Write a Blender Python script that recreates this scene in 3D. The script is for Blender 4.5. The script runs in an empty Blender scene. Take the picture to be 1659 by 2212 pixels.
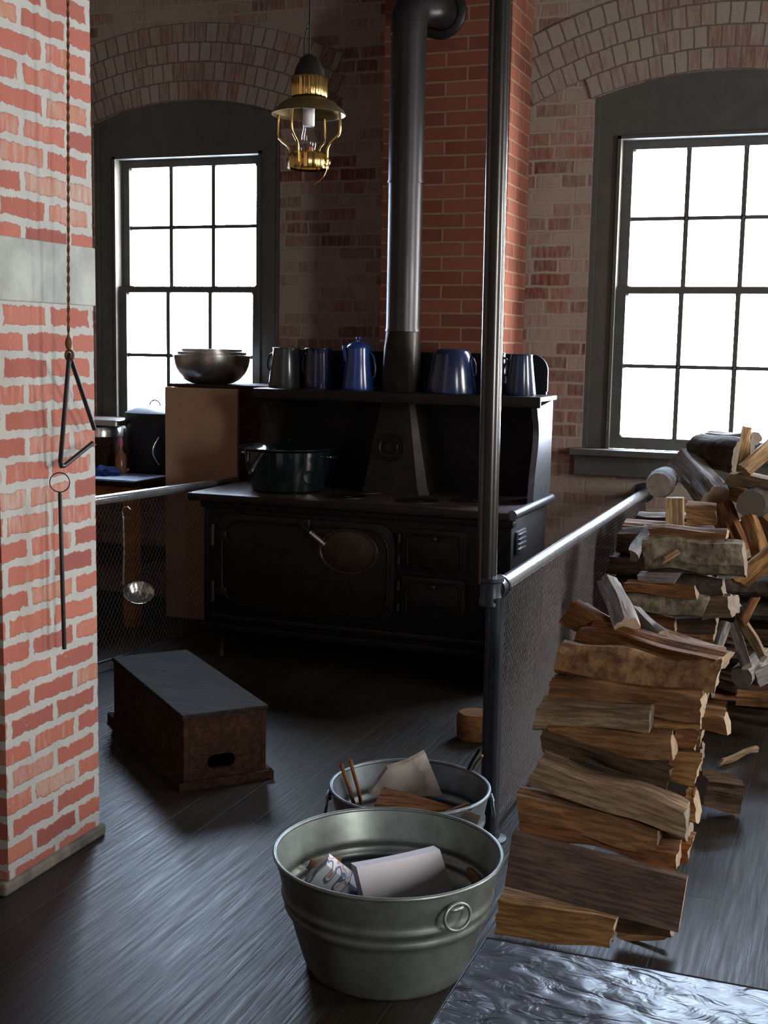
import bpy, bmesh, math, random
from mathutils import Vector, Matrix, noise
import numpy as np
random.seed(7)
C = bpy.context.scene.collection
S = bpy.context.scene
PI = math.pi

# ------------------------------------------------------------------ camera
FP, CH = 2700.0, 1.5                       # focal length in pixels of the 1659x2212 frame, eye height
YAW, PITCH, ROLL = [math.radians(a) for a in (20.5027, 7.5498, 1.0540)]
fw = Vector((-math.sin(YAW)*math.cos(PITCH), math.cos(YAW)*math.cos(PITCH), -math.sin(PITCH)))
r0 = Vector((math.cos(YAW), math.sin(YAW), 0)); u0 = r0.cross(fw)
cr, sr = math.cos(ROLL), math.sin(ROLL)
rt = cr*r0 + sr*u0; up = cr*u0 - sr*r0
cam = bpy.data.cameras.new('camera'); co = bpy.data.objects.new('camera', cam); C.objects.link(co)
cam.sensor_fit = 'VERTICAL'; cam.sensor_height = 36.0; cam.lens = 36*FP/2212; cam.clip_start = 0.02
M = Matrix((rt, up, -fw)).transposed().to_4x4(); M.translation = Vector((0, 0, CH)); co.matrix_world = M
S.camera = co

def at(px, py, **k):
    """point of the place seen at a photo pixel, on the plane x=, y= or z="""
    d = fw + rt*((px-829.5)/FP) - up*((py-1106)/FP)
    (a, v), = k.items(); i = 'xyz'.index(a)
    o = Vector((0, 0, CH)); return o + d*((v-o[i])/d[i])
def mpp(p): return (p-Vector((0, 0, CH))).dot(fw)/FP     # metres per photo pixel at a point

# ------------------------------------------------------------------ world, exposure
S.view_settings.view_transform = 'Standard'; S.view_settings.look = 'None'
S.view_settings.gamma = 1; S.view_settings.use_curve_mapping = False
S.view_settings.exposure = -1.08
W = bpy.data.worlds.new('sky'); S.world = W; W.use_nodes = True
bgn = W.node_tree.nodes['Background']; bgn.inputs[1].default_value = 110.0
_tc = W.node_tree.nodes.new('ShaderNodeTexCoord'); _sx = W.node_tree.nodes.new('ShaderNodeSeparateXYZ'); _rp = W.node_tree.nodes.new('ShaderNodeValToRGB')
W.node_tree.links.new(_tc.outputs['Generated'], _sx.inputs[0]); W.node_tree.links.new(_sx.outputs[0], _rp.inputs[0]); W.node_tree.links.new(_rp.outputs[0], bgn.inputs[0])
_rp.color_ramp.elements[0].position = .25; _rp.color_ramp.elements[0].color = (.62, .78, 1.0, 1)      # blue sky beyond the back windows
_rp.color_ramp.elements[1].position = .75; _rp.color_ramp.elements[1].color = (1.0, .97, .93, 1)      # hazy bright side of the sky, to the right
S.cycles.max_bounces = 10; S.cycles.diffuse_bounces = 5; S.cycles.glossy_bounces = 4
S.cycles.transparent_max_bounces = 24; S.cycles.sample_clamp_indirect = 20.0
S.cycles.caustics_reflective = False; S.cycles.caustics_refractive = False

# ------------------------------------------------------------------ materials
def lin(h):
    h = h.lstrip('#'); v = [int(h[i:i+2], 16)/255 for i in (0, 2, 4)]
    return tuple(((c/12.92) if c <= .04045 else ((c+.055)/1.055)**2.4) for c in v)+(1,)
class NT:
    def __init__(s, name):
        s.m = bpy.data.materials.new(name); s.m.use_nodes = True; s.t = s.m.node_tree; s.n = s.t.nodes; s.l = s.t.links
        s.b = s.n['Principled BSDF']
    def new(s, ty, **k):
        x = s.n.new(ty)
        for a, v in k.items(): setattr(x, a, v)
        return x
    def link(s, a, b): s.l.new(a, b)
    def val(s, sock, v):
        if hasattr(v, 'links') or isinstance(v, bpy.types.NodeSocket): s.link(v, sock)
        else: sock.default_value = v
    def math(s, op, a, b=0.0, c=None, clamp=False):
        x = s.new('ShaderNodeMath', operation=op, use_clamp=clamp); s.val(x.inputs[0], a); s.val(x.inputs[1], b)
        if c is not None: s.val(x.inputs[2], c)
        return x.outputs[0]
    def mix(s, f, a, b, mode='MIX'):
        x = s.new('ShaderNodeMix', data_type='RGBA', blend_type=mode)
        s.val(x.inputs[0], f); s.val(x.inputs[6], a); s.val(x.inputs[7], b); return x.outputs[2]
    def ramp(s, f, st, interp='LINEAR'):
        x = s.new('ShaderNodeValToRGB'); x.color_ramp.interpolation = interp; e = x.color_ramp.elements
        while len(e) < len(st): e.new(0.5)
        for i, (p, c) in enumerate(st): e[i].position = p; e[i].color = c if len(c) == 4 else (*c, 1)
        s.link(f, x.inputs[0]); return x.outputs[0]
    def noise(s, vec, scale, detail=4, rough=.55, dist=0.0):
        x = s.new('ShaderNodeTexNoise'); s.link(vec, x.inputs['Vector']); x.inputs['Scale'].default_value = scale
        x.inputs['Detail'].default_value = detail; x.inputs['Roughness'].default_value = rough; x.inputs['Distortion'].default_value = dist
        return x.outputs['Fac']
    def mapping(s, vec, scale=(1, 1, 1), loc=(0, 0, 0), rot=(0, 0, 0)):
        x = s.new('ShaderNodeMapping'); s.link(vec, x.inputs[0]); x.inputs['Scale'].default_value = scale
        x.inputs['Location'].default_value = loc; x.inputs['Rotation'].default_value = rot; return x.outputs[0]
    def coord(s, k='Object'):
        return s.new('ShaderNodeTexCoord').outputs[k]
    def bump(s, h, st, dist=.01):
        x = s.new('ShaderNodeBump'); x.inputs['Strength'].default_value = st; x.inputs['Distance'].default_value = dist
        s.link(h, x.inputs['Height']); s.link(x.outputs[0], s.b.inputs['Normal']); return x
    def set(s, col=None, rough=None, metal=None, spec=None, **k):
        if col is not None: s.val(s.b.inputs['Base Color'], col)
        if rough is not None: s.val(s.b.inputs['Roughness'], rough)
        if metal is not None: s.b.inputs['Metallic'].default_value = metal
        if spec is not None: s.b.inputs['Specular IOR Level'].default_value = spec
        for a, v in k.items(): s.val(s.b.inputs[a.replace('_', ' ')], v)
        return s.m
def g(v): return (v, v, v, 1)

def brick_mat(name, ramp, mortar_col, wash_col, wash_lo, wash_hi, bw=.215, rh=.07, mortar=.011, distort=.012, squash=(1.0, 2), drip=True, off=.5, bstr=.6, smear=1.0, cut=.5):
    n = NT(name); uv = n.coord('UV')
    nz = n.new('ShaderNodeTexNoise'); n.link(uv, nz.inputs['Vector']); nz.inputs['Scale'].default_value = 14; nz.inputs['Detail'].default_value = 3
    sub = n.new('ShaderNodeVectorMath', operation='SUBTRACT'); n.link(nz.outputs['Color'], sub.inputs[0]); sub.inputs[1].default_value = (.5, .5, .5)
    sc = n.new('ShaderNodeVectorMath', operation='SCALE'); n.link(sub.outputs[0], sc.inputs[0]); sc.inputs['Scale'].default_value = distort*2
    ad = n.new('ShaderNodeVectorMath', operation='ADD'); n.link(uv, ad.inputs[0]); n.link(sc.outputs[0], ad.inputs[1])
    b = n.new('ShaderNodeTexBrick', offset=off, squash=squash[0], squash_frequency=squash[1]); n.link(ad.outputs[0], b.inputs['Vector'])
    b.inputs['Scale'].default_value = 1; b.inputs['Brick Width'].default_value = bw; b.inputs['Row Height'].default_value = rh
    b.inputs['Mortar Size'].default_value = mortar; b.inputs['Mortar Smooth'].default_value = 1.0; b.inputs['Bias'].default_value = 0
    b.inputs['Color1'].default_value = g(0); b.inputs['Color2'].default_value = g(1); b.inputs['Mortar'].default_value = g(.5)
    sm = n.noise(n.mapping(uv, (1.4, 1, 1)), 26, 6, .6)
    fs = n.math('ADD', b.outputs['Fac'], n.math('MULTIPLY_ADD', sm, smear, -smear/2))
    FAC = n.ramp(fs, [(cut-.08, g(0)), (cut+.08, g(1))])
    col = n.ramp(b.outputs['Color'], ramp)
    fine = n.noise(uv, 90, 5); blot = n.noise(uv, 9, 4)
    col = n.mix(n.math('MULTIPLY', fine, .35), col, g(.06))
    col = n.mix(n.math('MULTIPLY_ADD', blot, .5, -.15, clamp=True), col, (.30, .11, .07, 1))
    dv = n.mapping(uv, (60, 9, 1) if drip else (20, 20, 1))
    dr = n.noise(dv, 1.0, 4, .6); big = n.noise(uv, 2.3, 3)
    w = n.math('ADD', n.math('MULTIPLY', dr, .55), n.math('MULTIPLY', big, .5))
    w = n.math('ADD', w, n.math('MULTIPLY', b.outputs['Color'], .25))
    mr = n.new('ShaderNodeMapRange'); n.link(w, mr.inputs[0]); mr.inputs[1].default_value = wash_lo; mr.inputs[2].default_value = wash_hi
    washc = n.mix(fine, wash_col, tuple(c*.72 for c in wash_col[:3])+(1,))
    col = n.mix(mr.outputs[0], col, washc)
    mc = n.mix(blot, mortar_col, tuple(c*.7 for c in mortar_col[:3])+(1,))
    col = n.mix(FAC, col, mc)
    h = n.math('ADD', n.math('SUBTRACT', 1.0, FAC), n.math('MULTIPLY', fine, .5))
    n.bump(h, bstr, .006)
    return n.set(col, .85, 0, .25)

RED = [(0, (.20, .045, .025)), (.35, (.36, .085, .045)), (.7, (.44, .12, .06)), (1, (.33, .10, .06))]
M_PIER = brick_mat('pier_brick', [(0, (.27, .065, .048)), (.4, (.42, .115, .075)), (.8, (.47, .145, .09)), (1, (.48, .23, .14))], (.46, .44, .40, 1), (.46, .43, .385, 1), .72, .98, bw=.205, rh=.0695, mortar=.019, distort=.010, smear=1.9, cut=.36)
M_WALL = brick_mat('washed_brick', [(0, (.12, .025, .018)), (.5, (.30, .07, .045)), (1, (.30, .095, .06))], (.40, .34, .28, 1), (.38, .315, .26, 1), .44, .72, mortar=.013, distort=.008, squash=(.62, 3), smear=1.3, cut=.5)
M_ARCH = brick_mat('arch_brick', [(0, (.16, .03, .02)), (.5, (.32, .08, .05)), (1, (.30, .12, .07))], (.17, .14, .115, 1), (.38, .32, .26, 1), .36, .66, bw=.066, rh=.104, mortar=.009, distort=.006, drip=True, smear=.8, cut=.55)
M_CHIM = brick_mat('chimney_brick', [(0, (.15, .040, .021)), (.5, (.215, .058, .030)), (1, (.25, .08, .042))], (.30, .19, .125, 1), (.52, .42, .32, 1), 1.0, 1.25, bw=.218, rh=.0695, mortar=.009, distort=.003, smear=.5, cut=.45)

def simple(name, col, rough=.5, metal=0., spec=.5, var=.0, scale=30, bump=0., dist=.003, rvar=0., stretch=(1, 1, 1), col2=None, det=5, rand=0.0):
    n = NT(name); v = n.mapping(n.coord('Object'), stretch); f = n.noise(v, scale, det)
    c2 = col2 or tuple(c*(1-var) for c in col[:3])+(1,)
    f2 = n.ramp(f, [(.35, g(0)), (.65, g(1))])
    c = n.mix(f2, (*col[:3], 1), c2)
    if rand:
        oi = n.new('ShaderNodeObjectInfo'); c = n.mix(n.math('MULTIPLY', oi.outputs['Random'], rand), c, g(.02))
    if bump: n.bump(f, bump, dist)
    r = n.math('MULTIPLY_ADD', f, rvar, rough-rvar/2, clamp=True) if rvar else rough
    return n.set(c, r, metal, spec)

M_TRIM = simple('slate_paint', (.088, .086, .078), .5, 0, .45, .2, 12, .1)
M_STONE = simple('band_stone', (.42, .43, .39), .85, 0, .3, .35, 9, .4)
M_CAST = simple('cast_iron', (.007, .0062, .006), .5, .15, .25, .5, 22, .25, .002, .25)
M_CAST2 = simple('worn_cast_iron', (.016, .012, .010), .45, .25, .3, .5, 16, .2, .002, .3)
M_TOPI = simple('cook_top_iron', (.045, .025, .021), .40, .15, .4, .5, 9, .15, .002, .3, col2=(.06, .045, .05, 1))
M_EDGE = simple('lit_edge_iron', (.17, .18, .21), .32, .8, .5, .3, 20, .1, .001, .2)  # pale bluish tone paints window light into edges and the stove's right side
M_STPIPE = simple('blued_stove_pipe', (.06, .058, .062), .36, .75, .5, .35, 14, .08, .002, .25, stretch=(1, 1, .15))
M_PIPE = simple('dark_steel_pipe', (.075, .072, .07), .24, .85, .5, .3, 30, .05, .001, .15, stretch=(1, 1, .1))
M_RAIL = simple('window_glare_pipe', (.92, .95, .99), .22, .85, .5, .3, 30, .05, .001, .15)  # base colour raised to near white to carry the window's bright reflection
M_PIPEL = simple('painted_blue_grey_pipe', (.03, .036, .05), .38, .3, .5, .3, 30, .05, .001, .1)
M_MESH = simple('mesh_wire', (.055, .048, .048), .45, .5, .5, .3, 40)
M_BRASS = simple('polished_brass', (.83, .58, .19), .2, 1.0, .5, .25, 30, .05, .001, .15)
M_BLACK = simple('black_metal', (.02, .02, .02), .45, .4, .5, .3, 30)
M_CERAM = simple('white_ceramic', (.75, .73, .72), .3)
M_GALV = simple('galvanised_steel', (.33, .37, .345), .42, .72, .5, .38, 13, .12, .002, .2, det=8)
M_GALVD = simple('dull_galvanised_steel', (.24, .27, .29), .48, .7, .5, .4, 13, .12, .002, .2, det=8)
M_STEEL = simple('brushed_steel', (.50, .47, .43), .3, .95, .5, .15, 40, .03)
M_TIN = simple('shiny_tin', (.75, .73, .72), .22, .95)
M_BLUE = simple('blue_enamel', (.014, .03, .09), .18, 0, .7, .6, 10, .03, .002, .1, col2=(.012, .018, .05, 1))
M_BLUE2 = simple('bright_blue_enamel', (.014, .05, .22), .2, 0, .7, .4, 10, .03)
M_DGREY = simple('dark_speckled_enamel', (.035, .042, .045), .18, 0, .7, .4, 200, .0)
M_DKGLASS = simple('black_green_enamel', (.005, .009, .009), .1, 0, .8, .3, 12)
M_KRAFT = simple('tan_board', (.46, .29, .18), .8, 0, .2, .15, 6, .05)
M_ROPE = simple('brown_cord', (.20, .095, .05), .9, 0, .2, .5, 300, .6)
M_PAPER = simple('white_card', (.72, .69, .74), .7, 0, .3, .06, 8)
M_CEIL = simple('ceiling_boards', (.07, .05, .038), .7, 0, .3, .4, 6, .2, stretch=(8, .5, 1))
M_CLOTH = simple('blue_cloth', (.02, .045, .16), .9, 0, .2, .4, 20, .5, .01)
M_SHEET = simple('pale_blue_sheet', (.36, .42, .56), .5)
M_DARKWOOD = None

def wood_mat(name, c1, c2, scale=1.0, rough=.8, bump=.8, rand=.0, spec=.08, axis=0, dist=.006):
    n = NT(name); st = [14, 14, 14]; st[axis] = 1.4
    v0 = n.coord('Object'); oi = n.new('ShaderNodeObjectInfo')
    ad = n.new('ShaderNodeVectorMath', operation='ADD'); n.link(v0, ad.inputs[0])
    sc = n.new('ShaderNodeVectorMath', operation='SCALE'); sc.inputs[0].default_value = (7.1, 3.3, 5.7); n.link(oi.outputs['Random'], sc.inputs['Scale']); n.link(sc.outputs[0], ad.inputs[1])
    v = n.mapping(ad.outputs[0], tuple(s*scale for s in st))
    f = n.noise(v, 1.6, 8, .65, .6); f2 = n.noise(n.mapping(ad.outputs[0], tuple(s*scale*5 for s in st)), 1.5, 4, .6)
    f3 = n.noise(ad.outputs[0], 7, 3)
    c = n.mix(n.ramp(f, [(.32, g(0)), (.68, g(1))]), c1, c2)
    c = n.mix(n.math('MULTIPLY', n.ramp(f2, [(.42, g(1)), (.56, g(0))]), .65), c, tuple(x*.25 for x in c1[:3])+(1,))
    c = n.mix(n.ramp(f3, [(.45, g(0)), (.7, g(.45))]), c, tuple(x*.5 for x in c2[:3])+(1,))
    if rand: c = n.mix(n.math('MULTIPLY', oi.outputs['Random'], rand), c, (.06, .045, .035, 1))
    n.bump(n.math('ADD', f, n.math('MULTIPLY', f2, .9)), bump, dist)
    return n.set(c, rough, 0, spec)
M_LTAN = wood_mat('tan_split_wood', (.46, .25, .10, 1), (.26, .13, .05, 1))
M_LGREY = wood_mat('weathered_grey_wood', (.42, .30, .19, 1), (.21, .14, .085, 1))
M_LBRN = wood_mat('brown_split_wood', (.33, .17, .075, 1), (.15, .075, .036, 1))
M_LRUST = wood_mat('rust_brown_wood', (.31, .135, .055, 1), (.15, .065, .03, 1))
M_LDARK = wood_mat('dark_brown_wood', (.13, .08, .046, 1), (.06, .038, .024, 1))
M_LSILV = wood_mat('silver_grey_wood', (.46, .42, .39, 1), (.22, .19, .17, 1))
M_LPALE = wood_mat('pale_fresh_wood', (.62, .42, .23, 1), (.45, .27, .13, 1))
M_BOARD = wood_mat('plank_grey_brown', (.20, .135, .105, 1), (.14, .09, .07, 1), bump=.3)
M_BARK = simple('lichen_bark', (.32, .27, .19), .95, 0, .15, .5, 26, .9, .012, col2=(.10, .075, .05, 1), det=8)
M_BARKB = simple('brown_bark', (.30, .17, .08), .95, 0, .15, .5, 30, .9, .010, col2=(.11, .055, .03, 1), det=8)
M_BARKD = simple('dark_bark', (.075, .058, .045), .95, 0, .15, .5, 30, .9, .010, det=8)
M_END = simple('log_end_grain', (.42, .30, .20), .85, 0, .2, .3, 30, .3, .003)
M_ENDG = simple('grey_log_end_grain', (.27, .22, .17), .85, 0, .2, .3, 30, .3, .003)
M_CRATE = wood_mat('worn_crate_wood', (.062, .029, .016, 1), (.032, .016, .010, 1), scale=.6, bump=.15)
M_CRATET = wood_mat('scuffed_crate_top', (.033, .026, .019, 1), (.02, .017, .015, 1), scale=.5, bump=.1)
M_ORANGE = wood_mat('orange_brown_wood', (.34, .13, .035, 1), (.24, .09, .025, 1), scale=.5, bump=.1)
M_CABW = wood_mat('dark_cabinet_wood', (.07, .034, .018, 1), (.04, .02, .012, 1), scale=.5, bump=.1)

def floor_mat():
    n = NT('floor_boards'); p = n.coord('Object')
    b = n.new('ShaderNodeTexBrick', offset=.37); n.link(n.mapping(p, (1, 1, 1), rot=(0, 0, PI/2)), b.inputs['Vector'])
    b.inputs['Scale'].default_value = 1; b.inputs['Brick Width'].default_value = 3.4; b.inputs['Row Height'].default_value = .13
    b.inputs['Mortar Size'].default_value = .0035; b.inputs['Mortar Smooth'].default_value = .2
    b.inputs['Color1'].default_value = g(0); b.inputs['Color2'].default_value = g(1); b.inputs['Mortar'].default_value = g(.5)
    grain = n.noise(n.mapping(p, (40, 2, 1)), 2, 5); blot = n.noise(p, 1.7, 4)
    c = n.mix(n.math('MULTIPLY_ADD', b.outputs['Color'], .4, n.math('MULTIPLY', grain, .4), clamp=True), (.012, .009, .007, 1), (.045, .037, .031, 1))
    c = n.mix(n.ramp(blot, [(.4, g(0)), (.65, g(.8))]), c, (.022, .016, .010, 1))
    c = n.mix(b.outputs['Fac'], c, g(.02))
    n.bump(n.math('ADD', n.math('MULTIPLY', b.outputs['Fac'], -1), n.math('MULTIPLY', grain, .5)), .6, .006)
    return n.set(c, n.math('MULTIPLY_ADD', grain, .4, .24), 0, .20)
M_FLOOR = floor_mat()

def glass_mat():
    n = NT('window_glass'); n.n.remove(n.b)
    t = n.new('ShaderNodeBsdfTransparent'); gl = n.new('ShaderNodeBsdfGlossy'); gl.inputs['Roughness'].default_value = .02
    mx = n.new('ShaderNodeMixShader'); mx.inputs[0].default_value = .06
    n.link(t.outputs[0], mx.inputs[1]); n.link(gl.outputs[0], mx.inputs[2]); n.link(mx.outputs[0], n.n['Material Output'].inputs[0]); return n.m
M_GLASS = glass_mat()

def table_mat():
    n = NT('hammered_dark_sheet'); p = n.coord('Object')
    v = n.new('ShaderNodeTexVoronoi', feature='SMOOTH_F1'); n.link(n.mapping(p, (1, 1.5, 1), rot=(0, 0, .6)), v.inputs['Vector']); v.inputs['Scale'].default_value = 26
    w = n.noise(n.mapping(p, (1, 1.7, 1), rot=(0, 0, .5)), 19, 3, .5, 1.2)
    n.bump(n.math('ADD', v.outputs['Distance'], w), .6, .008)
    c = n.mix(n.noise(p, 12, 4), (.018, .008, .013, 1), (.04, .032, .042, 1))
    return n.set(c, .36, .0, .12)
M_TABLE = table_mat()

def print_mat():          # carton with coloured print bands
    n = NT('printed_carton'); p = n.coord('Object')
    a = n.ramp(n.noise(n.mapping(p, (9, 38, 9)), 1, 1), [(.44, (.72, .76, .82)), (.47, (.72, .76, .82)), (.5, (.15, .17, .30)), (.56, (.75, .76, .8)), (.60, (.65, .25, .22)), (.63, (.76, .78, .8))], 'CONSTANT')
    return n.set(a, .5)
M_PRINT = print_mat()

def picture_mat():
    n = NT('pictured_page'); p = n.mapping(n.coord('Object'), (9, 9, 9), (.1, .1, 0))
    gr = n.new('ShaderNodeTexGradient', gradient_type='SPHERICAL'); n.link(p, gr.inputs[0])
    f = n.math('ADD', gr.outputs['Fac'], n.math('MULTIPLY_ADD', n.noise(n.coord('Object'), 30, 4), .8, -.4))
    return n.set(n.ramp(f, [(.2, (.55, .48, .44)), (.45, (.28, .24, .21)), (.7, (.40, .36, .32))]), .6)
M_PICT = picture_mat()

# ------------------------------------------------------------------ mesh helpers
def build(name, bm, mats, parent=None, smooth=None, loc=None):
    if not isinstance(mats, (list, tuple)): mats = [mats]
    bmesh.ops.recalc_face_normals(bm, faces=bm.faces)
    if loc is not None:
        bmesh.ops.translate(bm, verts=bm.verts, vec=-Vector(loc))
    me = bpy.data.meshes.new(name); bm.to_mesh(me); bm.free()
    for m in mats: me.materials.append(m)
    if smooth is not None:
        me.shade_smooth()
        if smooth < 180: me.set_sharp_from_angle(angle=math.radians(smooth))
    o = bpy.data.objects.new(name, me); C.objects.link(o)
    if loc is not None: o.location = loc
    if parent is not None:
        o.parent = parent
        pm = world_of(parent)
        o.matrix_parent_inverse = pm.inverted()
    return o
def world_of(o):
    if o.parent is None: return Matrix.LocRotScale(o.location, o.rotation_euler, o.scale)
    return world_of(o.parent) @ o.matrix_parent_inverse @ Matrix.LocRotScale(o.location, o.rotation_euler, o.scale)
def thing(name, label, cat, loc=(0, 0, 0), group=None):
    o = bpy.data.objects.new(name, None); C.objects.link(o); o.location = loc; o.empty_display_size = .1
    o['label'] = label; o['category'] = cat
    if group: o['group'] = group
    return o
def tag(o, label, cat, group=None):
    o['label'] = label; o['category'] = cat
    if group: o['group'] = group
    return o
def struct(o, label=None):
    o['kind'] = 'structure'
    if label: o['label'] = label
    return o
def box(bm, a, b, mi=0, bev=0, M4=None):
    x0, x1 = sorted((a[0], b[0])); y0, y1 = sorted((a[1], b[1])); z0, z1 = sorted((a[2], b[2]))
    t = bmesh.new()
    v = [t.verts.new(p) for p in [(x0, y0, z0), (x1, y0, z0), (x1, y1, z0), (x0, y1, z0), (x0, y0, z1), (x1, y0, z1), (x1, y1, z1), (x0, y1, z1)]]
    for f in [(0, 3, 2, 1), (4, 5, 6, 7), (0, 1, 5, 4), (1, 2, 6, 5), (2, 3, 7, 6), (3, 0, 4, 7)]:
        t.faces.new([v[i] for i in f]).material_index = mi
    if bev: bmesh.ops.bevel(t, geom=t.edges[:], offset=bev, segments=2, affect='EDGES', profile=.5)
    merge(bm, t, M4, mi)
def merge(bm, t, M4=None, mi=None):
    if M4 is not None: bmesh.ops.transform(t, matrix=M4, verts=t.verts)
    mp = {}
    for v in t.verts: mp[v] = bm.verts.new(v.co)
    for f in t.faces:
        nf = bm.faces.new([mp[v] for v in f.verts]); nf.material_index = mi if mi is not None else f.material_index
    t.free()
def BX(a, b, bev=0):
    bm = bmesh.new(); box(bm, a, b, 0, bev); return bm
def frame_at(p, d, hint=Vector((0, 0, 1))):
    d = d.normalized()
    if abs(d.dot(hint)) > .98: hint = Vector((0, 1, 0))
    a = hint.cross(d).normalized(); b = d.cross(a); return a, b
def tube(bm, pts, r, n=12, cap=True, closed=False, mi=0):
    pts = [Vector(p) for p in pts]; N = len(pts); rs = r if isinstance(r, (list, tuple)) else [r]*N
    rings = []; a = None
    for i, p in enumerate(pts):
        if closed: d = pts[(i+1) % N]-pts[i-1]
        else: d = pts[min(i+1, N-1)]-pts[max(i-1, 0)]
        d.normalize()
        if a is None: a, b = frame_at(p, d)
        else:
            a = (a-d*a.dot(d)).normalized(); b = d.cross(a)
        rings.append([bm.verts.new(p+(a*math.cos(2*PI*k/n)+b*math.sin(2*PI*k/n))*rs[i]) for k in range(n)])
    for i in range(N if closed else N-1):
        q, w = rings[i], rings[(i+1) % N]
        for k in range(n): bm.faces.new((q[k], q[(k+1) % n], w[(k+1) % n], w[k])).material_index = mi
    if cap and not closed:
        bm.faces.new(rings[0][::-1]).material_index = mi; bm.faces.new(rings[-1]).material_index = mi
def lathe(bm, prof, c=(0, 0, 0), n=48, M4=None, capb=False, capt=False, flute=0, nf=12, mi=0):
    """prof: (radius, z) pairs"""
    t = bmesh.new(); rings = []
    for r, z in prof:
        rings.append([t.verts.new(((r*(1+flute*math.cos(nf*2*PI*k/n)))*math.cos(2*PI*k/n)+c[0], (r*(1+flute*math.cos(nf*2*PI*k/n)))*math.sin(2*PI*k/n)+c[1], z+c[2])) for k in range(n)])
    for q, w in zip(rings, rings[1:]):
        for k in range(n): t.faces.new((q[k], q[(k+1) % n], w[(k+1) % n], w[k]))
    if capb: t.faces.new(rings[0][::-1])
    if capt: t.faces.new(rings[-1])
    merge(bm, t, M4, mi)
def prism(bm, poly, d, M4=None, mi=0):
    """poly of (a, b) in the local XZ plane, extruded along +Y by d"""
    t = bmesh.new(); a = [t.verts.new((x, 0, z)) for x, z in poly]; b = [t.verts.new((x, d, z)) for x, z in poly]
    n = len(poly); t.faces.new(a); t.faces.new(b[::-1])
    for i in range(n): t.faces.new((a[i], b[i], b[(i+1) % n], a[(i+1) % n]))
    merge(bm, t, M4, mi)
def uvbox(o):
    me = o.data; uv = me.uv_layers.new(name='UVMap'); off = o.location
    for p in me.polygons:
        nx, ny, nz = [abs(x) for x in p.normal]
        for li in p.loop_indices:
            c = me.vertices[me.loops[li].vertex_index].co+off
            if ny >= nx and ny >= nz: t = (c.x, c.z)
            elif nx >= nz: t = (c.y+.06, c.z)
            else: t = (c.x, c.y)
            uv.data[li].uv = t

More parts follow.
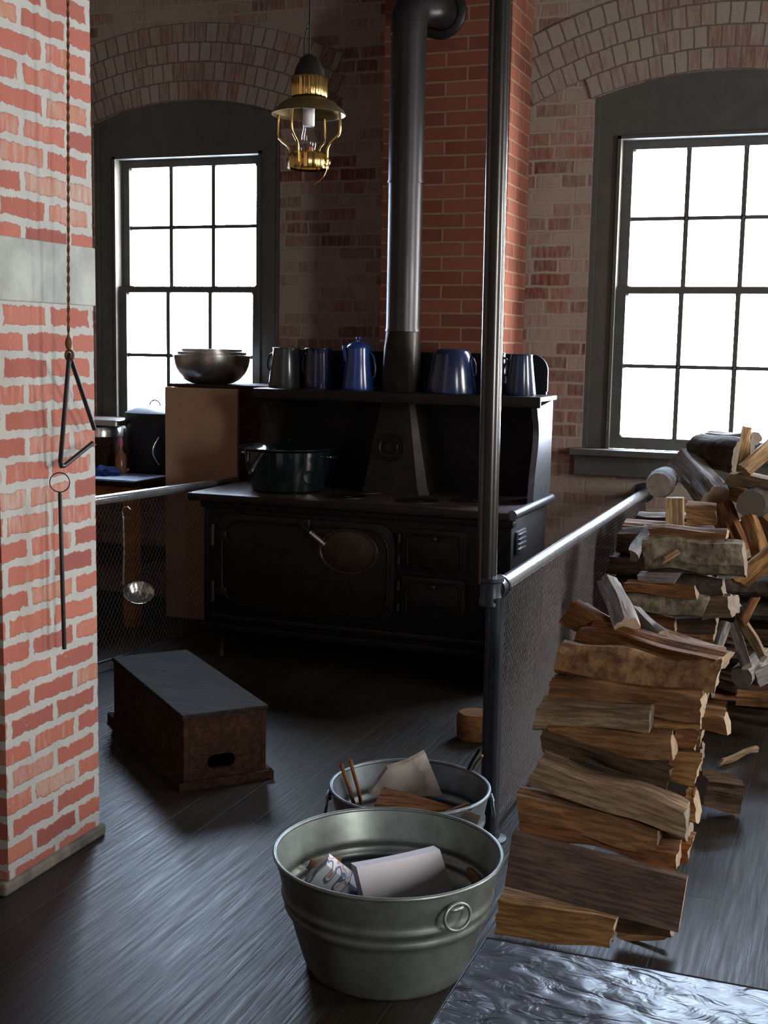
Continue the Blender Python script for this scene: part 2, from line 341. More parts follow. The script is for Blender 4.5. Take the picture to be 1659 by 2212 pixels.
# ------------------------------------------------------------------ room shell
YB, XR, XL, YR, ZC = 6.4, 3.3, -6.2, -2.6, 3.9
ZS, AR, ACZ, HW = 1.0, 1.82, 1.03, .60        # sill height, arch radius, arch centre height, half width of the opening
def archz(u, r=AR): return ACZ+math.sqrt(r*r-u*u)
T = .36
def wall(name, a0, a1, wins, mp, mats, label=None):
    """wall in the (u, w, z) frame: w = 0 is the room side, w = T outside; mp maps to the world"""
    bm = bmesh.new(); mp2 = lambda u, w, z: Vector(mp(u, w, z))
    def quad(pts, mi=0):
        f = bm.faces.new([bm.verts.new(mp2(*p)) for p in pts]); f.material_index = mi
    for w in (0, T):
        cuts = [a0]
        for c in wins: cuts += [c-HW, c+HW]
        cuts.append(a1)
        for i in range(0, len(cuts), 2):
            quad([(cuts[i], w, 0), (cuts[i+1], w, 0), (cuts[i+1], w, ZC), (cuts[i], w, ZC)])
        for c in wins:
            quad([(c-HW, w, 0), (c+HW, w, 0), (c+HW, w, ZS-.03), (c-HW, w, ZS-.03)])
            K = 16
            for k in range(K):
                u, v = -HW+2*HW*k/K, -HW+2*HW*(k+1)/K
                quad([(c+u, w, archz(u)), (c+v, w, archz(v)), (c+v, w, ZC), (c+u, w, ZC)])
    for c in wins:
        quad([(c-HW, 0, ZS-.03), (c-HW, T, ZS-.03), (c-HW, T, archz(HW)), (c-HW, 0, archz(HW))])
        quad([(c+HW, 0, ZS-.03), (c+HW, T, ZS-.03), (c+HW, T, archz(HW)), (c+HW, 0, archz(HW))])
        quad([(c-HW, 0, ZS-.03), (c+HW, 0, ZS-.03), (c+HW, T, ZS-.03), (c-HW, T, ZS-.03)])
        for k in range(16):
            u, v = -HW+2*HW*k/16, -HW+2*HW*(k+1)/16
            quad([(c+u, 0, archz(u)), (c+v, 0, archz(v)), (c+v, T, archz(v)), (c+u, T, archz(u))])
    uvl = bm.loops.layers.uv.new('UVMap')
    inv = {}
    bm.verts.ensure_lookup_table()
    # radiating arch courses, 6 mm proud of the wall
    bm.faces.ensure_lookup_table()
    for f in bm.faces:
        nrm = f.normal if f.normal.length > .5 else f.calc_center_median()
        f.normal_update(); nx, ny, nz = [abs(x) for x in f.normal]
        for l in f.loops:
            p = l.vert.co
            l[uvl].uv = (p.x, p.z) if ny >= nx and ny >= nz else ((p.y, p.z) if nx >= nz else (p.x, p.y))
    for c in wins:
        for row in range(4):
            r1, r2 = AR+.104*row+(.001 if row == 0 else 0), AR+.104*(row+1)
            am = math.asin((HW+.02 if row == 0 else (.915 if row == 1 else .925))/r1); K = 26
            pts = []
            for k in range(K+1):
                th = -am+2*am*k/K
                pts.append((th, (c+r1*math.sin(th), ACZ+r1*math.cos(th)), (c+r2*math.sin(th), ACZ+r2*math.cos(th))))
            for (t0, p0, q0), (t1, p1, q1) in zip(pts, pts[1:]):
                def fq(vs, uvs):
                    f = bm.faces.new([bm.verts.new(mp2(*v)) for v in vs]); f.material_index = 1
                    for l, t in zip(f.loops, uvs): l[uvl].uv = t
                w = -.006
                fq([(p0[0], w, p0[1]), (p1[0], w, p1[1]), (q1[0], w, q1[1]), (q0[0], w, q0[1])],
                   [(t0*2.0+row*.0, row*.104), (t1*2.0, row*.104), (t1*2.0, (row+1)*.104), (t0*2.0, (row+1)*.104)])
                if row == 0:
                    fq([(p0[0], w, p0[1]), (p1[0], w, p1[1]), (p1[0], .02, p1[1]), (p0[0], .02, p0[1])], [(t0*2, 0), (t1*2, 0), (t1*2, .02), (t0*2, .02)])
            for (th, p, q) in (pts[0], pts[-1]):
                f = bm.faces.new([bm.verts.new(mp2(*v)) for v in [(p[0], -.006, p[1]), (q[0], -.006, q[1]), (q[0], .01, q[1]), (p[0], .01, p[1])]]); f.material_index = 1
            p, q = pts[0][2], pts[-1][2]
    o = bpy.data.objects.new(name, bpy.data.meshes.new(name)); bm.to_mesh(o.data); bm.free()
    for m in mats: o.data.materials.append(m)
    C.objects.link(o); return struct(o, label)

WB = [-3.64, -.71, 2.22]
wall('wall_back', XL-.3, XR+.3, WB, lambda u, w, z: (u, YB+w, z), [M_WALL, M_ARCH], 'whitewashed red brick back wall with arched window heads')
WR = [.3, 4.5]
wall('wall_right', YR-.3, YB, WR, lambda u, w, z: (XR+w, u, z), [M_WALL, M_ARCH])
wall('wall_left', YR-.3, YB, [], lambda u, w, z: (XL-w, u, z), [M_WALL, M_ARCH])
wall('wall_rear', XL-.3, XR+.3, [], lambda u, w, z: (u, YR-w, z), [M_WALL, M_ARCH])
struct(build('floor', BX((XL-.3, YR-.3, -.1), (XR+.3, YB+.3, 0)), M_FLOOR), 'dark grey brown board floor running towards the stove')
struct(build('ceiling', BX((XL-.3, YR-.3, ZC), (XR+.3, YB+.3, ZC+.1)), M_CEIL))

# chimney breast with its mortar-washed shoulder, and the near pier
o = struct(build('wall_chimney', BX((-2.285, 6.0, 0), (-1.638, YB, ZC)), M_CHIM), 'clean orange red brick chimney breast behind the stove pipe'); uvbox(o)
bm = bmesh.new(); box(bm, (-2.75, 2.69, 0), (-2.08, 3.13, ZC))
o = struct(build('wall_pier', bm, M_PIER), 'brightly lit red brick pier with thick white mortar at the left'); uvbox(o)
o = struct(build('trim_1', BX((-2.76, 2.683, 1.60), (-2.074, 3.136, 1.765), .004), M_STONE), 'pale grey stone band across the brick pier')
bm = bmesh.new(); box(bm, (-2.78, 2.66, 0), (-2.068, 3.15, .035), 0, .008)
o = struct(build('baseboard_pier', bm, simple('dirty_mortar_skirt', (.20, .17, .13), .9, 0, .2, .5, 14, .6)), 'dirty mortar skirt at the foot of the brick pier')

# windows
def window(idx, c, mp, portal_rot, label):
    root = bpy.data.objects.new('window_%d' % idx, None); C.objects.link(root); root.location = Vector(mp(c, 0, ZS)); struct(root, label)
    def B(bm, u0, u1, w0, w1, z0, z1):
        pa, pb = Vector(mp(c+u0, w0, z0)), Vector(mp(c+u1, w1, z1)); box(bm, pa, pb)
    # frame: stiles, bottom and the arched head board
    bm = bmesh.new()
    for s in (-1, 1):
        B(bm, s*.462, s*HW, .02, .16, ZS-.03, 2.545)
        B(bm, s*.462, s*.478, .008, .02, ZS, 2.56)             # bead
        B(bm, s*.575, s*HW, .008, .02, ZS, archz(HW))          # outer bead
    B(bm, -.478, .478, .008, .02, 2.545, 2.56)
    K = 20
    for w in (.02, .16):
        for k in range(K):
            u, v = -HW+2*HW*k/K, -HW+2*HW*(k+1)/K
            bm.faces.new([bm.verts.new(mp(c+a, w, z)) for a, z in [(u, 2.545), (v, 2.545), (v, archz(v)), (u, archz(u))]])
    bm.faces.new([bm.verts.new(mp(c+a, w, 2.545)) for a, w in [(-HW, .02), (HW, .02), (HW, .16), (-HW, .16)]])
    build('window_frame', bm, M_TRIM, root)
    def sash(w0, z0, z1, bot, top):
        bm = bmesh.new(); w1 = w0+.035
        for s in (-1, 1): B(bm, s*.413, s*.462, w0, w1, z0, z1)
        B(bm, -.413, .413, w0, w1, z0, z0+bot); B(bm, -.413, .413, w0, w1, z1-top, z1)
        for s in (-1, 1): B(bm, s*.1375-.0115, s*.1375+.0115, w0+.006, w1-.006, z0+bot, z1-top)
        zm = (z0+bot+z1-top)/2; B(bm, -.413, .413, w0+.006, w1-.006, zm-.0095, zm+.0095)
        for uu in (-.413, -.1375, .1375, .413):                   # rounded glazing-bar junctions
            for zz in (z0+bot, zm, z1-top):
                t = bmesh.new()
                bmesh.ops.create_icosphere(t, subdivisions=1, radius=.017)
                merge(bm, t, Matrix.Translation(Vector(mp(c+uu, w0+.0175, zz))) @ Matrix.Scale(1, 4), 0)
        so = build('sash', bm, M_TRIM, root)
        g_ = bmesh.new(); B(g_, -.413, .413, w0+.016, w0+.019, z0+bot, z1-top); build('pane', g_, M_GLASS, so)
    sash(.085, 1.785, 2.547, .035, .045)
    sash(.045, 1.0, 1.822, .06, .035)
    bm = bmesh.new(); B(bm, -.64, .64, -.10, .03, ZS-.03, ZS); build('window_sill', bm, M_TRIM, root)
    bm = bmesh.new(); B(bm, -.625, .625, -.045, 0, ZS-.135, ZS-.03); build('sill_apron', bm, M_TRIM, root)
    L = bpy.data.lights.new('portal', 'AREA'); L.shape = 'RECTANGLE'; L.size, L.size_y = (.92, 1.56) if portal_rot[0] else (1.56, .92)
    L.cycles.is_portal = True
    lo = bpy.data.objects.new('sky_portal', L); C.objects.link(lo); lo.location = Vector(mp(c, .2, 1.77)); lo.rotation_euler = portal_rot
mb = lambda u, w, z: (u, YB+w, z)
mr_ = lambda u, w, z: (XR+w, u, z)
window(1, WB[0], mb, (-PI/2, 0, 0), 'left arched sash window behind the bowls and roasting pot')
window(2, WB[1], mb, (-PI/2, 0, 0), 'right arched sash window with a sill above the woodpile')
window(3, WB[2], mb, (-PI/2, 0, 0), None)
for i, y in enumerate(WR): window(4+i, y, mr_, (0, PI/2, 0), None)
for o in list(C.objects):
    if o.get('kind') == 'structure' and o.get('label') is None and 'label' in o.keys(): del o['label']

#=OBJ=
# ------------------------------------------------------------------ railings round the stove
def diamond_mesh(bm, P0, U, V, L, Hh, pitch=.021, r=.0011):
    """woven wire diamonds filling the rectangle P0 + u*U + v*V"""
    N = U.cross(V).normalized(); k = 1.55                       # diamonds taller than wide
    def strand(sgn):
        s = -Hh/k if sgn > 0 else 0
        end = L if sgn > 0 else L+Hh/k
        while s < end:
            pts = []
            u0, u1, v0, v1 = s, s+sgn*Hh/k, 0.0, Hh
            t0, t1 = 0.0, 1.0
            du = u1-u0
            for lo_, hi_ in ((0, L),):
                ta, tb = (lo_-u0)/du, (hi_-u0)/du
                if ta > tb: ta, tb = tb, ta
                t0, t1 = max(t0, ta), min(t1, tb)
            if t1-t0 > .01:
                a = P0+U*(u0+du*t0)+V*(Hh*t0)+N*(sgn*.0008); b = P0+U*(u0+du*t1)+V*(Hh*t1)+N*(sgn*.0008)
                tube(bm, [a, b], r, 4, cap=False)
            s += pitch
    strand(1); strand(-1)
RX = -.975
rail = thing('pipe_railing', 'dark steel corner post and bright pipe rail with wire mesh, right of the stove', 'railing', (RX, 3.571, 0))
PTOP = at(1080, 0, y=3.571)
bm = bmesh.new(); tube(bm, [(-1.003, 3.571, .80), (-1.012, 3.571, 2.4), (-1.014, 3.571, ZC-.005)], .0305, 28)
build('upper_post', bm, M_PIPE, rail, 60)
bm = bmesh.new(); tube(bm, [(RX+.003, 3.571, .0), (RX+.003, 3.571, .76)], .029, 28); build('lower_post', bm, M_PIPEL, rail, 60)
bm = bmesh.new(); lathe(bm, [(.0, -.04), (.036, -.04), (.036, -.03), (.033, -.025), (.033, .03), (.038, .034), (.038, .045), (0, .045)], (RX-.012, 3.571, .775), 28)
tube(bm, [(RX, 3.571, .785), (RX, 3.63, .785)], .031, 20); tube(bm, [(RX, 3.618, .785), (RX, 3.632, .785)], .0345, 20)
build('tee_fitting', bm, M_PIPEL, rail, 50)
bm = bmesh.new(); lathe(bm, [(0, 0), (.055, 0), (.055, .008), (.034, .012), (.034, .03), (0, .03)], (RX+.003, 3.571, 0), 28); build('floor_flange', bm, M_PIPEL, rail, 40)
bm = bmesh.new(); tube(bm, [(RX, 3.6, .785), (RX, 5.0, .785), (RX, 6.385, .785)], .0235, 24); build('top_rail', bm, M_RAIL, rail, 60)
bm = bmesh.new(); lathe(bm, [(0, 0), (.05, 0), (.05, .008), (.03, .012), (.03, .02), (0, .02)], (0, 0, 0), 28, Matrix.Translation((RX, 6.398, .785)) @ Matrix.Rotation(PI/2, 4, 'X')); build('wall_flange', bm, M_PIPEL, rail, 40)
bm = bmesh.new(); tube(bm, [(RX, 3.6, .04), (RX, 6.38, .04)], .008, 8); build('bottom_rod', bm, M_PIPEL, rail)
bm = bmesh.new(); diamond_mesh(bm, Vector((RX+.012, 3.602, .045)), Vector((0, 1, 0)), Vector((0, 0, 1)), 2.77, .72); build('wire_mesh_panel', bm, M_MESH, rail)

LA, LB = Vector((-3.44, 3.0, .79)), Vector((-3.00, 5.80, .79))
lrail = thing('pipe_railing', 'pipe rail with wire mesh running left of the stove in front of the table', 'railing', (LA.x, LA.y, 0))
bm = bmesh.new(); tube(bm, [LA, LB], .0215, 20); build('top_rail', bm, M_RAIL, lrail, 60)
for p in (LA, LB-(LB-LA)*.012):
    bm = bmesh.new(); tube(bm, [(p.x, p.y, 0), (p.x, p.y, .79)], .02, 18); build('post', bm, M_PIPEL, lrail, 60)
U = (LB-LA); U.z = 0; LL = U.length; U.normalize()
bm = bmesh.new(); diamond_mesh(bm, Vector((LA.x, LA.y, .05))+U*.03, U, Vector((0, 0, 1)), LL-.08, .715, .026, .0011); build('wire_mesh_panel', bm, M_MESH, lrail)
bm = bmesh.new(); tube(bm, [Vector((LA.x, LA.y, .04)), Vector((LB.x, LB.y, .04))], .006, 8)
build('bottom_rod', bm, M_PIPEL, lrail)

# ------------------------------------------------------------------ cook stove
SX0, SX1, SY0, SY1, SZ = -2.88, -1.345, 5.24, 5.88, .80
st = thing('cook_stove', 'big dark cast iron wood cook stove with warming shelf', 'stove', ((SX0+SX1)/2, 5.55, 0))
bm = bmesh.new(); box(bm, (SX0, SY0, .13), (SX1-.02, SY1, .755), 0, .008)
box(bm, (SX0-.01, SY0-.015, .725), (SX1-.01, SY0+.05, .755), 0, .005)
box(bm, (SX0-.01, SY0-.012, .13), (SX1-.01, SY0+.03, .165), 0, .005)
build('body', bm, M_CAST, st, 40)
bm = bmesh.new(); box(bm, (-2.93, 5.195, .765), (-1.36, 5.91, .80), 0, .012)
for x in (-2.45, -1.95, -1.62): box(bm, (x, 5.26, .800), (x+.004, 5.80, .8015))
build('cook_top', bm, M_TOPI, st, 40)
for (cx, cy, rr) in ((-2.2, 5.38, .10), (-1.85, 5.38, .10), (-2.2, 5.62, .10), (-1.62, 5.52, .11)):
    bm = bmesh.new(); lathe(bm, [(0, 0), (rr, 0), (rr, .004), (rr-.006, .004), (rr-.01, .002), (.03, .002), (.03, .004), (0, .004)], (cx, cy, .800), 32); build('stove_lid', bm, M_CAST2, st, 30)
bm = bmesh.new(); tube(bm, [(-1.352, 5.19, .787), (-1.352, 5.92, .787)], .022, 14); build('side_edge', bm, M_EDGE, st, 50)
bm = bmesh.new(); box(bm, (-2.935, 5.183, .760), (-1.36, 5.20, .797), 0, .006); build('front_edge', bm, M_CAST2, st, 40)
def rrect(w, h, r, n=5, egg=0):
    pts = []
    for cx, cz, a0 in ((w/2-r, h/2-r, 0), (-w/2+r, h/2-r, PI/2), (-w/2+r, -h/2+r, PI), (w/2-r, -h/2+r, 1.5*PI)):
        for k in range(n+1):
            a = a0+PI/2*k/n; pts.append((cx+r*math.cos(a), cz+r*math.sin(a)))
    return pts
def doorpart(name, cx, cz, w, h, r, y, th, mat, par):
    bm = bmesh.new(); prism(bm, rrect(w, h, r, 8), th, Matrix.Translation((cx, y, cz)))
    bmesh.ops.remove_doubles(bm, verts=bm.verts, dist=1e-5)
    bmesh.ops.bevel(bm, geom=[e for e in bm.edges if abs(e.verts[0].co.y-e.verts[1].co.y) < 1e-6], offset=.004, segments=2, affect='EDGES', profile=.5)
    return build(name, bm, mat, par, 40)
# oven door with scrolled raised border, medallion, handle and hinges
od = doorpart('oven_door', -2.345, .475, .90, .46, .09, 5.212, .03, M_CAST2, st)
bm = bmesh.new()
pts = [(-2.345+x, 5.208, .475+z) for x, z in rrect(.84, .40, .10, 8)]
tube(bm, pts, .006, 8, closed=True); build('raised_border', bm, M_CAST, od, 60)
bm = bmesh.new(); lathe(bm, [(0, .012), (.05, .014), (.11, .010), (.13, .004), (.135, .010), (.145, .010), (.15, 0)], (0, 0, 0), 40, Matrix.Translation((-2.12, 5.212, .57)) @ Matrix.Rotation(PI/2, 4, 'X') @ Matrix.Diagonal((1, .72, 1, 1))); build('oven_medallion', bm, simple('brown_worn_enamel', (.035, .024, .015), .4, .2, .5, .4, 20), od, 50)
ha, hb = at(648, 1132, y=5.17), at(702, 1177, y=5.15)
bm = bmesh.new(); box(bm, (ha.x-.03, 5.195, ha.z-.02), (ha.x+.035, 5.213, ha.z+.02), 0, .005); tube(bm, [ha+Vector((0, .03, 0)), ha, ha*.6+hb*.4], .009, 10); build('latch', bm, M_CAST2, od, 50)
bm = bmesh.new(); tube(bm, [ha*.62+hb*.38, ha*.3+hb*.7, hb], [.008, .011, .008], 10)
for k in range(7):
    p = ha*.62+hb*.38; q = p.lerp(hb, (k+.5)/7); q2 = p.lerp(hb, (k+.8)/7); tube(bm, [q, q2], .0125, 10)
build('coil_handle', bm, M_TIN, od, 50)
for z in (.33, .60):
    bm = bmesh.new(); tube(bm, [(-2.815, 5.205, z-.05), (-2.815, 5.205, z+.05)], .014, 12); box(bm, (-2.80, 5.20, z-.02), (-2.74, 5.214, z+.02), 0, .003); build('hinge', bm, M_CAST2, od, 50)
# fire door and ash door right of the oven
for nm, cz, hh in (('fire_door', .60, .19), ('ash_door', .385, .19)):
    d = doorpart(nm, -1.71, cz, .30, hh, .02, 5.214, .028, M_CAST2, st)
    bm = bmesh.new(); tube(bm, [(-1.71+x, 5.211, cz+z) for x, z in rrect(.25, hh-.05, .015, 4)], .005, 8, closed=True); build('raised_border', bm, M_CAST, d, 60)
    bm = bmesh.new(); tube(bm, [(-1.70, 5.215, cz+.06), (-1.70, 5.19, cz+.06)], .006, 8); lathe(bm, [(0, -.014), (.012, -.009), (.015, 0), (.012, .009), (0, .014)], (-1.70, 5.182, cz+.06), 14); build('knob', bm, M_CAST2, d, 60)
    for q in (-1, 1):
        bm = bmesh.new(); tube(bm, [(-1.875, 5.21, cz+q*.05-.02), (-1.875, 5.21, cz+q*.05+.02)], .010, 10)
        build('hinge', bm, M_CAST2, d, 50)
bm = bmesh.new()
for k in range(5): box(bm, (-1.79+.032*k, 5.205, .335), (-1.775+.032*k, 5.213, .385), 0, .002)
box(bm, (-1.81, 5.207, .325), (-1.61, 5.214, .395), 0, .002)
build('draft_slide', bm, M_CAST, st, 40)
bm = bmesh.new(); box(bm, (SX0+.05, SY0-.02, .19), (-1.40, SY0+.01, .215), 0, .006); build('base_moulding', bm, M_CAST2, st, 40)
# side vent plate seen past the post
bm = bmesh.new(); box(bm, (-1.367, 5.30, .60), (-1.352, 5.46, .70), 0, .004)
for k in range(4): box(bm, (-1.354, 5.315, .612+.022*k), (-1.346, 5.445, .622+.022*k), 0, .002)
build('side_vent', bm, M_EDGE, st, 40)
for x in (SX0+.07, SX1-.09):
    for y in (SY0+.05, SY1-.06):
        bm = bmesh.new(); tube(bm, [(x, y, .14), (x, y-.005, .10), (x, y-.012, .04), (x, y-.016, .0)], [.045, .035, .022, .028], 12); build('leg', bm, M_CAST, st, 60)
# upright back with warming shelf and curved side brackets
bm = bmesh.new(); box(bm, (-2.80, 5.86, .80), (-1.38, 5.885, 1.30)); prism(bm, [(-2.80, 1.30), (-1.375, 1.30)]+[(-1.455+.08*math.cos(a), 1.395+.08*math.sin(a)) for a in [PI/2*k/8 for k in range(9)]]+[(-2.72+.08*math.cos(a), 1.395+.08*math.sin(a)) for a in [PI/2+PI/2*k/8 for k in range(9)]], .022, Matrix.Translation((0, 5.86, 0)))
build('back_panel', bm, M_CAST, st, 40)
bm = bmesh.new(); box(bm, (-2.765, 5.53, 1.262), (-1.325, 5.862, 1.286), 0, .006); box(bm, (-2.765, 5.525, 1.235), (-1.325, 5.545, 1.286), 0, .006)
build('warming_shelf', bm, M_CAST2, st, 40)
for x in (-2.755, -1.372):
    bm = bmesh.new(); prof = [(5.86, .80), (5.53, .80), (5.535, .86), (5.55, .93), (5.575, 1.0), (5.595, 1.06), (5.60, 1.11), (5.59, 1.16), (5.565, 1.20), (5.55, 1.235), (5.86, 1.262)]
    t = bmesh.new(); a = [t.verts.new((x, y, z)) for y, z in prof]; b = [t.verts.new((x+.028, y, z)) for y, z in prof]
    t.faces.new(a); t.faces.new(b[::-1])
    for i in range(len(a)): t.faces.new((a[i], b[i], b[(i+1) % len(a)], a[(i+1) % len(a)]))
    merge(bm, t); build('side_bracket', bm, M_EDGE if x > -2 else M_CAST2, st, 40)  # right bracket takes the painted lit tone, left one the dark iron
# tapering flue box with a round damper plate
bm = bmesh.new()
def ring4(x0, x1, y0, y1, z, n=24, rnd=0.0):
    cx, cy = (x0+x1)/2, (y0+y1)/2; out = []
    for k in range(n):
        a = 2*PI*(k+.5)/n; c_, s_ = math.cos(a), math.sin(a); m = max(abs(c_), abs(s_))
        px, py = (c_/m*(1-rnd)+c_*rnd), (s_/m*(1-rnd)+s_*rnd)
        out.append(bm.verts.new((cx+px*(x1-x0)/2, cy+py*(y1-y0)/2, z)))
    return out
rg = [ring4(-2.25, -1.87, 5.585, 5.858, .80), ring4(-2.235, -1.885, 5.59, 5.858, .84), ring4(-2.155, -1.985, 5.665, 5.85, 1.28, rnd=.1), ring4(-2.152, -1.988, 5.668, 5.832, 1.50, rnd=.5), ring4(-2.152, -1.988, 5.668, 5.832, 1.57, rnd=1)]
for q, w in zip(rg, rg[1:]):
    for k in range(24): bm.faces.new((q[k], q[(k+1) % 24], w[(k+1) % 24], w[k]))
flue = build('flue_box', bm, M_CAST2, st, 35)
c0 = Vector((-2.07, 5.626, 1.02)); nrm = Vector((0, -1, .16)).normalized()
bm = bmesh.new(); q = nrm.to_track_quat('Z', 'Y').to_matrix().to_4x4(); q.translation = c0
lathe(bm, [(0, .010), (.03, .012), (.034, .006), (.055, .005), (.060, .012), (.068, .012), (.072, 0)], (0, 0, 0), 36, q); build('damper_plate', bm, M_CAST, flue, 50)

# stove pipe with elbow into the chimney
sp = thing('stove_pipe', 'tall blued steel stove pipe rising from the stove and elbowing into the chimney', 'stove pipe', (-2.07, 5.75, 1.57))
for z0, z1, rr in ((1.572, 2.27, .082), (2.27, 2.95, .084)):
    bm = bmesh.new(); tube(bm, [(-2.07, 5.75, z0), (-2.07, 5.75, z1)], rr, 40)
    tube(bm, [(-2.07, 5.75, z0), (-2.07, 5.75, z0+.012)], rr+.003, 40); build('pipe_section', bm, M_STPIPE, sp, 50)
bm = bmesh.new(); EC = [(-2.07, 5.75, 2.95), (-2.07, 5.75, 3.03), (-2.062, 5.765, 3.07), (-2.045, 5.80, 3.095), (-2.015, 5.85, 3.105), (-1.995, 5.90, 3.105), (-1.992, 5.93, 3.105)]
tube(bm, EC, .087, 36); build('elbow', bm, M_STPIPE, sp, 60)
bm = bmesh.new(); tube(bm, [(-1.992, 5.93, 3.105), (-1.992, 5.998, 3.105)], .085, 36); build('pipe_section', bm, M_STPIPE, sp, 50)
bm = bmesh.new(); lathe(bm, [(.09, 0), (.125, 0), (.125, .006), (.118, .014), (.09, .018)], (0, 0, 0), 40, Matrix.Translation((-1.992, 5.999, 3.105)) @ Matrix.Rotation(PI/2, 4, 'X')); build('wall_collar', bm, M_BLACK, sp, 50)

# ------------------------------------------------------------------ pots on the warming shelf (top at z 1.286)
ZT = 1.2865
def pot(name, label, cat, x, y, prof, mat, group='enamel pots on the warming shelf', z=ZT, rim=True, handle=None, spout=None, lid=None, nH=1):
    t = thing(name, label, cat, (x, y, z), group)
    outer = prof; inner = [(r-.003, zz) for r, zz in prof[::-1] if r > .01]
    h = prof[-1][1]
    bm = bmesh.new(); lathe(bm, [(0, 0)]+outer+[(prof[-1][0]-.003, h)]+[(r-.003, max(zz, .004)) for r, zz in prof[::-1]]+[(0, .004)], (x, y, z), 36)
    build('body', bm, mat, t, 50)
    if rim:
        bm = bmesh.new(); r = prof[-1][0]; tube(bm, [(x+r*math.cos(a), y+r*math.sin(a), z+h) for a in [2*PI*k/36 for k in range(36)]], .0035, 8, closed=True); build('rolled_rim', bm, mat, t, 60)
    if handle:
        ang, z0, z1, out = handle
        dx, dy = math.cos(ang), math.sin(ang)
        def rad(zz):
            for (ra, za), (rb, zb) in zip(prof, prof[1:]):
                if za <= zz <= zb: return ra+(rb-ra)*(zz-za)/(zb-za+1e-9)
            return prof[-1][0]
        pts = []
        for k in range(11):
            a = PI*k/10; zz = z0+(z1-z0)*(1-math.cos(a))/2; rr = rad(zz)+out*math.sin(a)**.7-.002
            pts.append((x+dx*rr, y+dy*rr, z+zz))
        bm = bmesh.new(); tube(bm, pts, .0055, 8); build('handle', bm, mat, t, 60)
    if spout:
        ang, z0, z1, out = spout; dx, dy = math.cos(ang), math.sin(ang); r = prof[0][0]
        rr = prof[-1][0]
        bm = bmesh.new(); tube(bm, [(x+dx*rr*.85, y+dy*rr*.85, z+z0), (x+dx*(rr+out*.6), y+dy*(rr+out*.6), z+(z0+z1)/2), (x+dx*(rr+out), y+dy*(rr+out), z+z1)], [.022, .014, .009], 12); build('spout', bm, mat, t, 60)
    if lid:
        bm = bmesh.new(); r = prof[-1][0]; lathe(bm, [(r, h+.001), (r+.002, h+.006), (r*.8, h+.02), (r*.35, h+.030), (r*.1, h+.032)]+[(.006, h+.036), (.013, h+.042), (.013, h+.050), (0, h+.054)], (x, y, z), 32); build('lid', bm, mat, t, 60)
    return t
pot('coffee_pot', 'dark grey pitcher with side handles, leftmost on the warming shelf', 'pitcher', -2.665, 5.70, [(.088, 0), (.090, .006), (.066, .195)], M_DGREY, handle=(PI*.97, .08, .17, .035))
pot('coffee_pot', 'straight dark navy pot with bright glints, second from the left on the shelf', 'pot', -2.484, 5.68, [(.066, 0), (.068, .01), (.060, .17), (.064, .195)], simple('navy_black_enamel', (.008, .012, .035), .12, 0, .8, .3, 8), handle=(PI*.95, .07, .17, .03))
pot('coffee_pot', 'tall bright blue enamel coffee pot with a lid beside the stove pipe', 'coffee pot', -2.275, 5.69, [(.078, 0), (.080, .01), (.062, .13), (.058, .205)], M_BLUE2, handle=(-.1, .06, .18, .03), spout=(PI*1.1, .14, .215, .012), lid=True)
pot('stock_pot', 'wide tapering blue and black enamel pot right of the stove pipe', 'pot', -1.795, 5.68, [(.118, 0), (.120, .008), (.09, .18), (.085, .196), (.07, .206)], M_BLUE, rim=False, handle=(.0, .08, .17, .02))
pot('coffee_pot', 'shadowed dark pot half hidden by the steel corner post', 'pot', -1.59, 5.69, [(.06, 0), (.062, .01), (.052, .19)], M_DGREY, handle=(-.3, .09, .17, .02))
pot('coffee_pot', 'tapered blue black pitcher at the right end of the warming shelf', 'pitcher', -1.455, 5.67, [(.070, 0), (.072, .008), (.050, .185)], M_BLUE, handle=(PI, .05, .16, .03))
# big dark pan on the cook top
t = thing('casserole_pot', 'large black green enamel pot with a wide flared rim on the stove top', 'pot', (-2.545, 5.47, .801))
px, py = -2.545, 5.47
bm = bmesh.new(); lathe(bm, [(0, 0), (.155, 0), (.175, .01), (.205, .14), (.21, .195), (.238, .208), (.238, .213), (.206, .200), (.20, .14), (.17, .014), (0, .008)], (px, py, .8015), 56); build('body', bm, M_DKGLASS, t, 50)
bm = bmesh.new(); lathe(bm, [(.205, .204), (.15, .222), (.05, .232), (0, .233)], (px, py, .8015), 48); lathe(bm, [(0, .233), (.012, .234), (.02, .25), (0, .258)], (px, py, .8015), 20); build('lid', bm, M_DKGLASS, t, 50)
for s in (-1, 1):
    bm = bmesh.new(); tube(bm, [(px+s*(.20+.045*math.sin(a)), py-.05*math.cos(a), .80+.175) for a in [PI*k/8 for k in range(9)]], .007, 8); build('handle', bm, M_DKGLASS, t, 60)

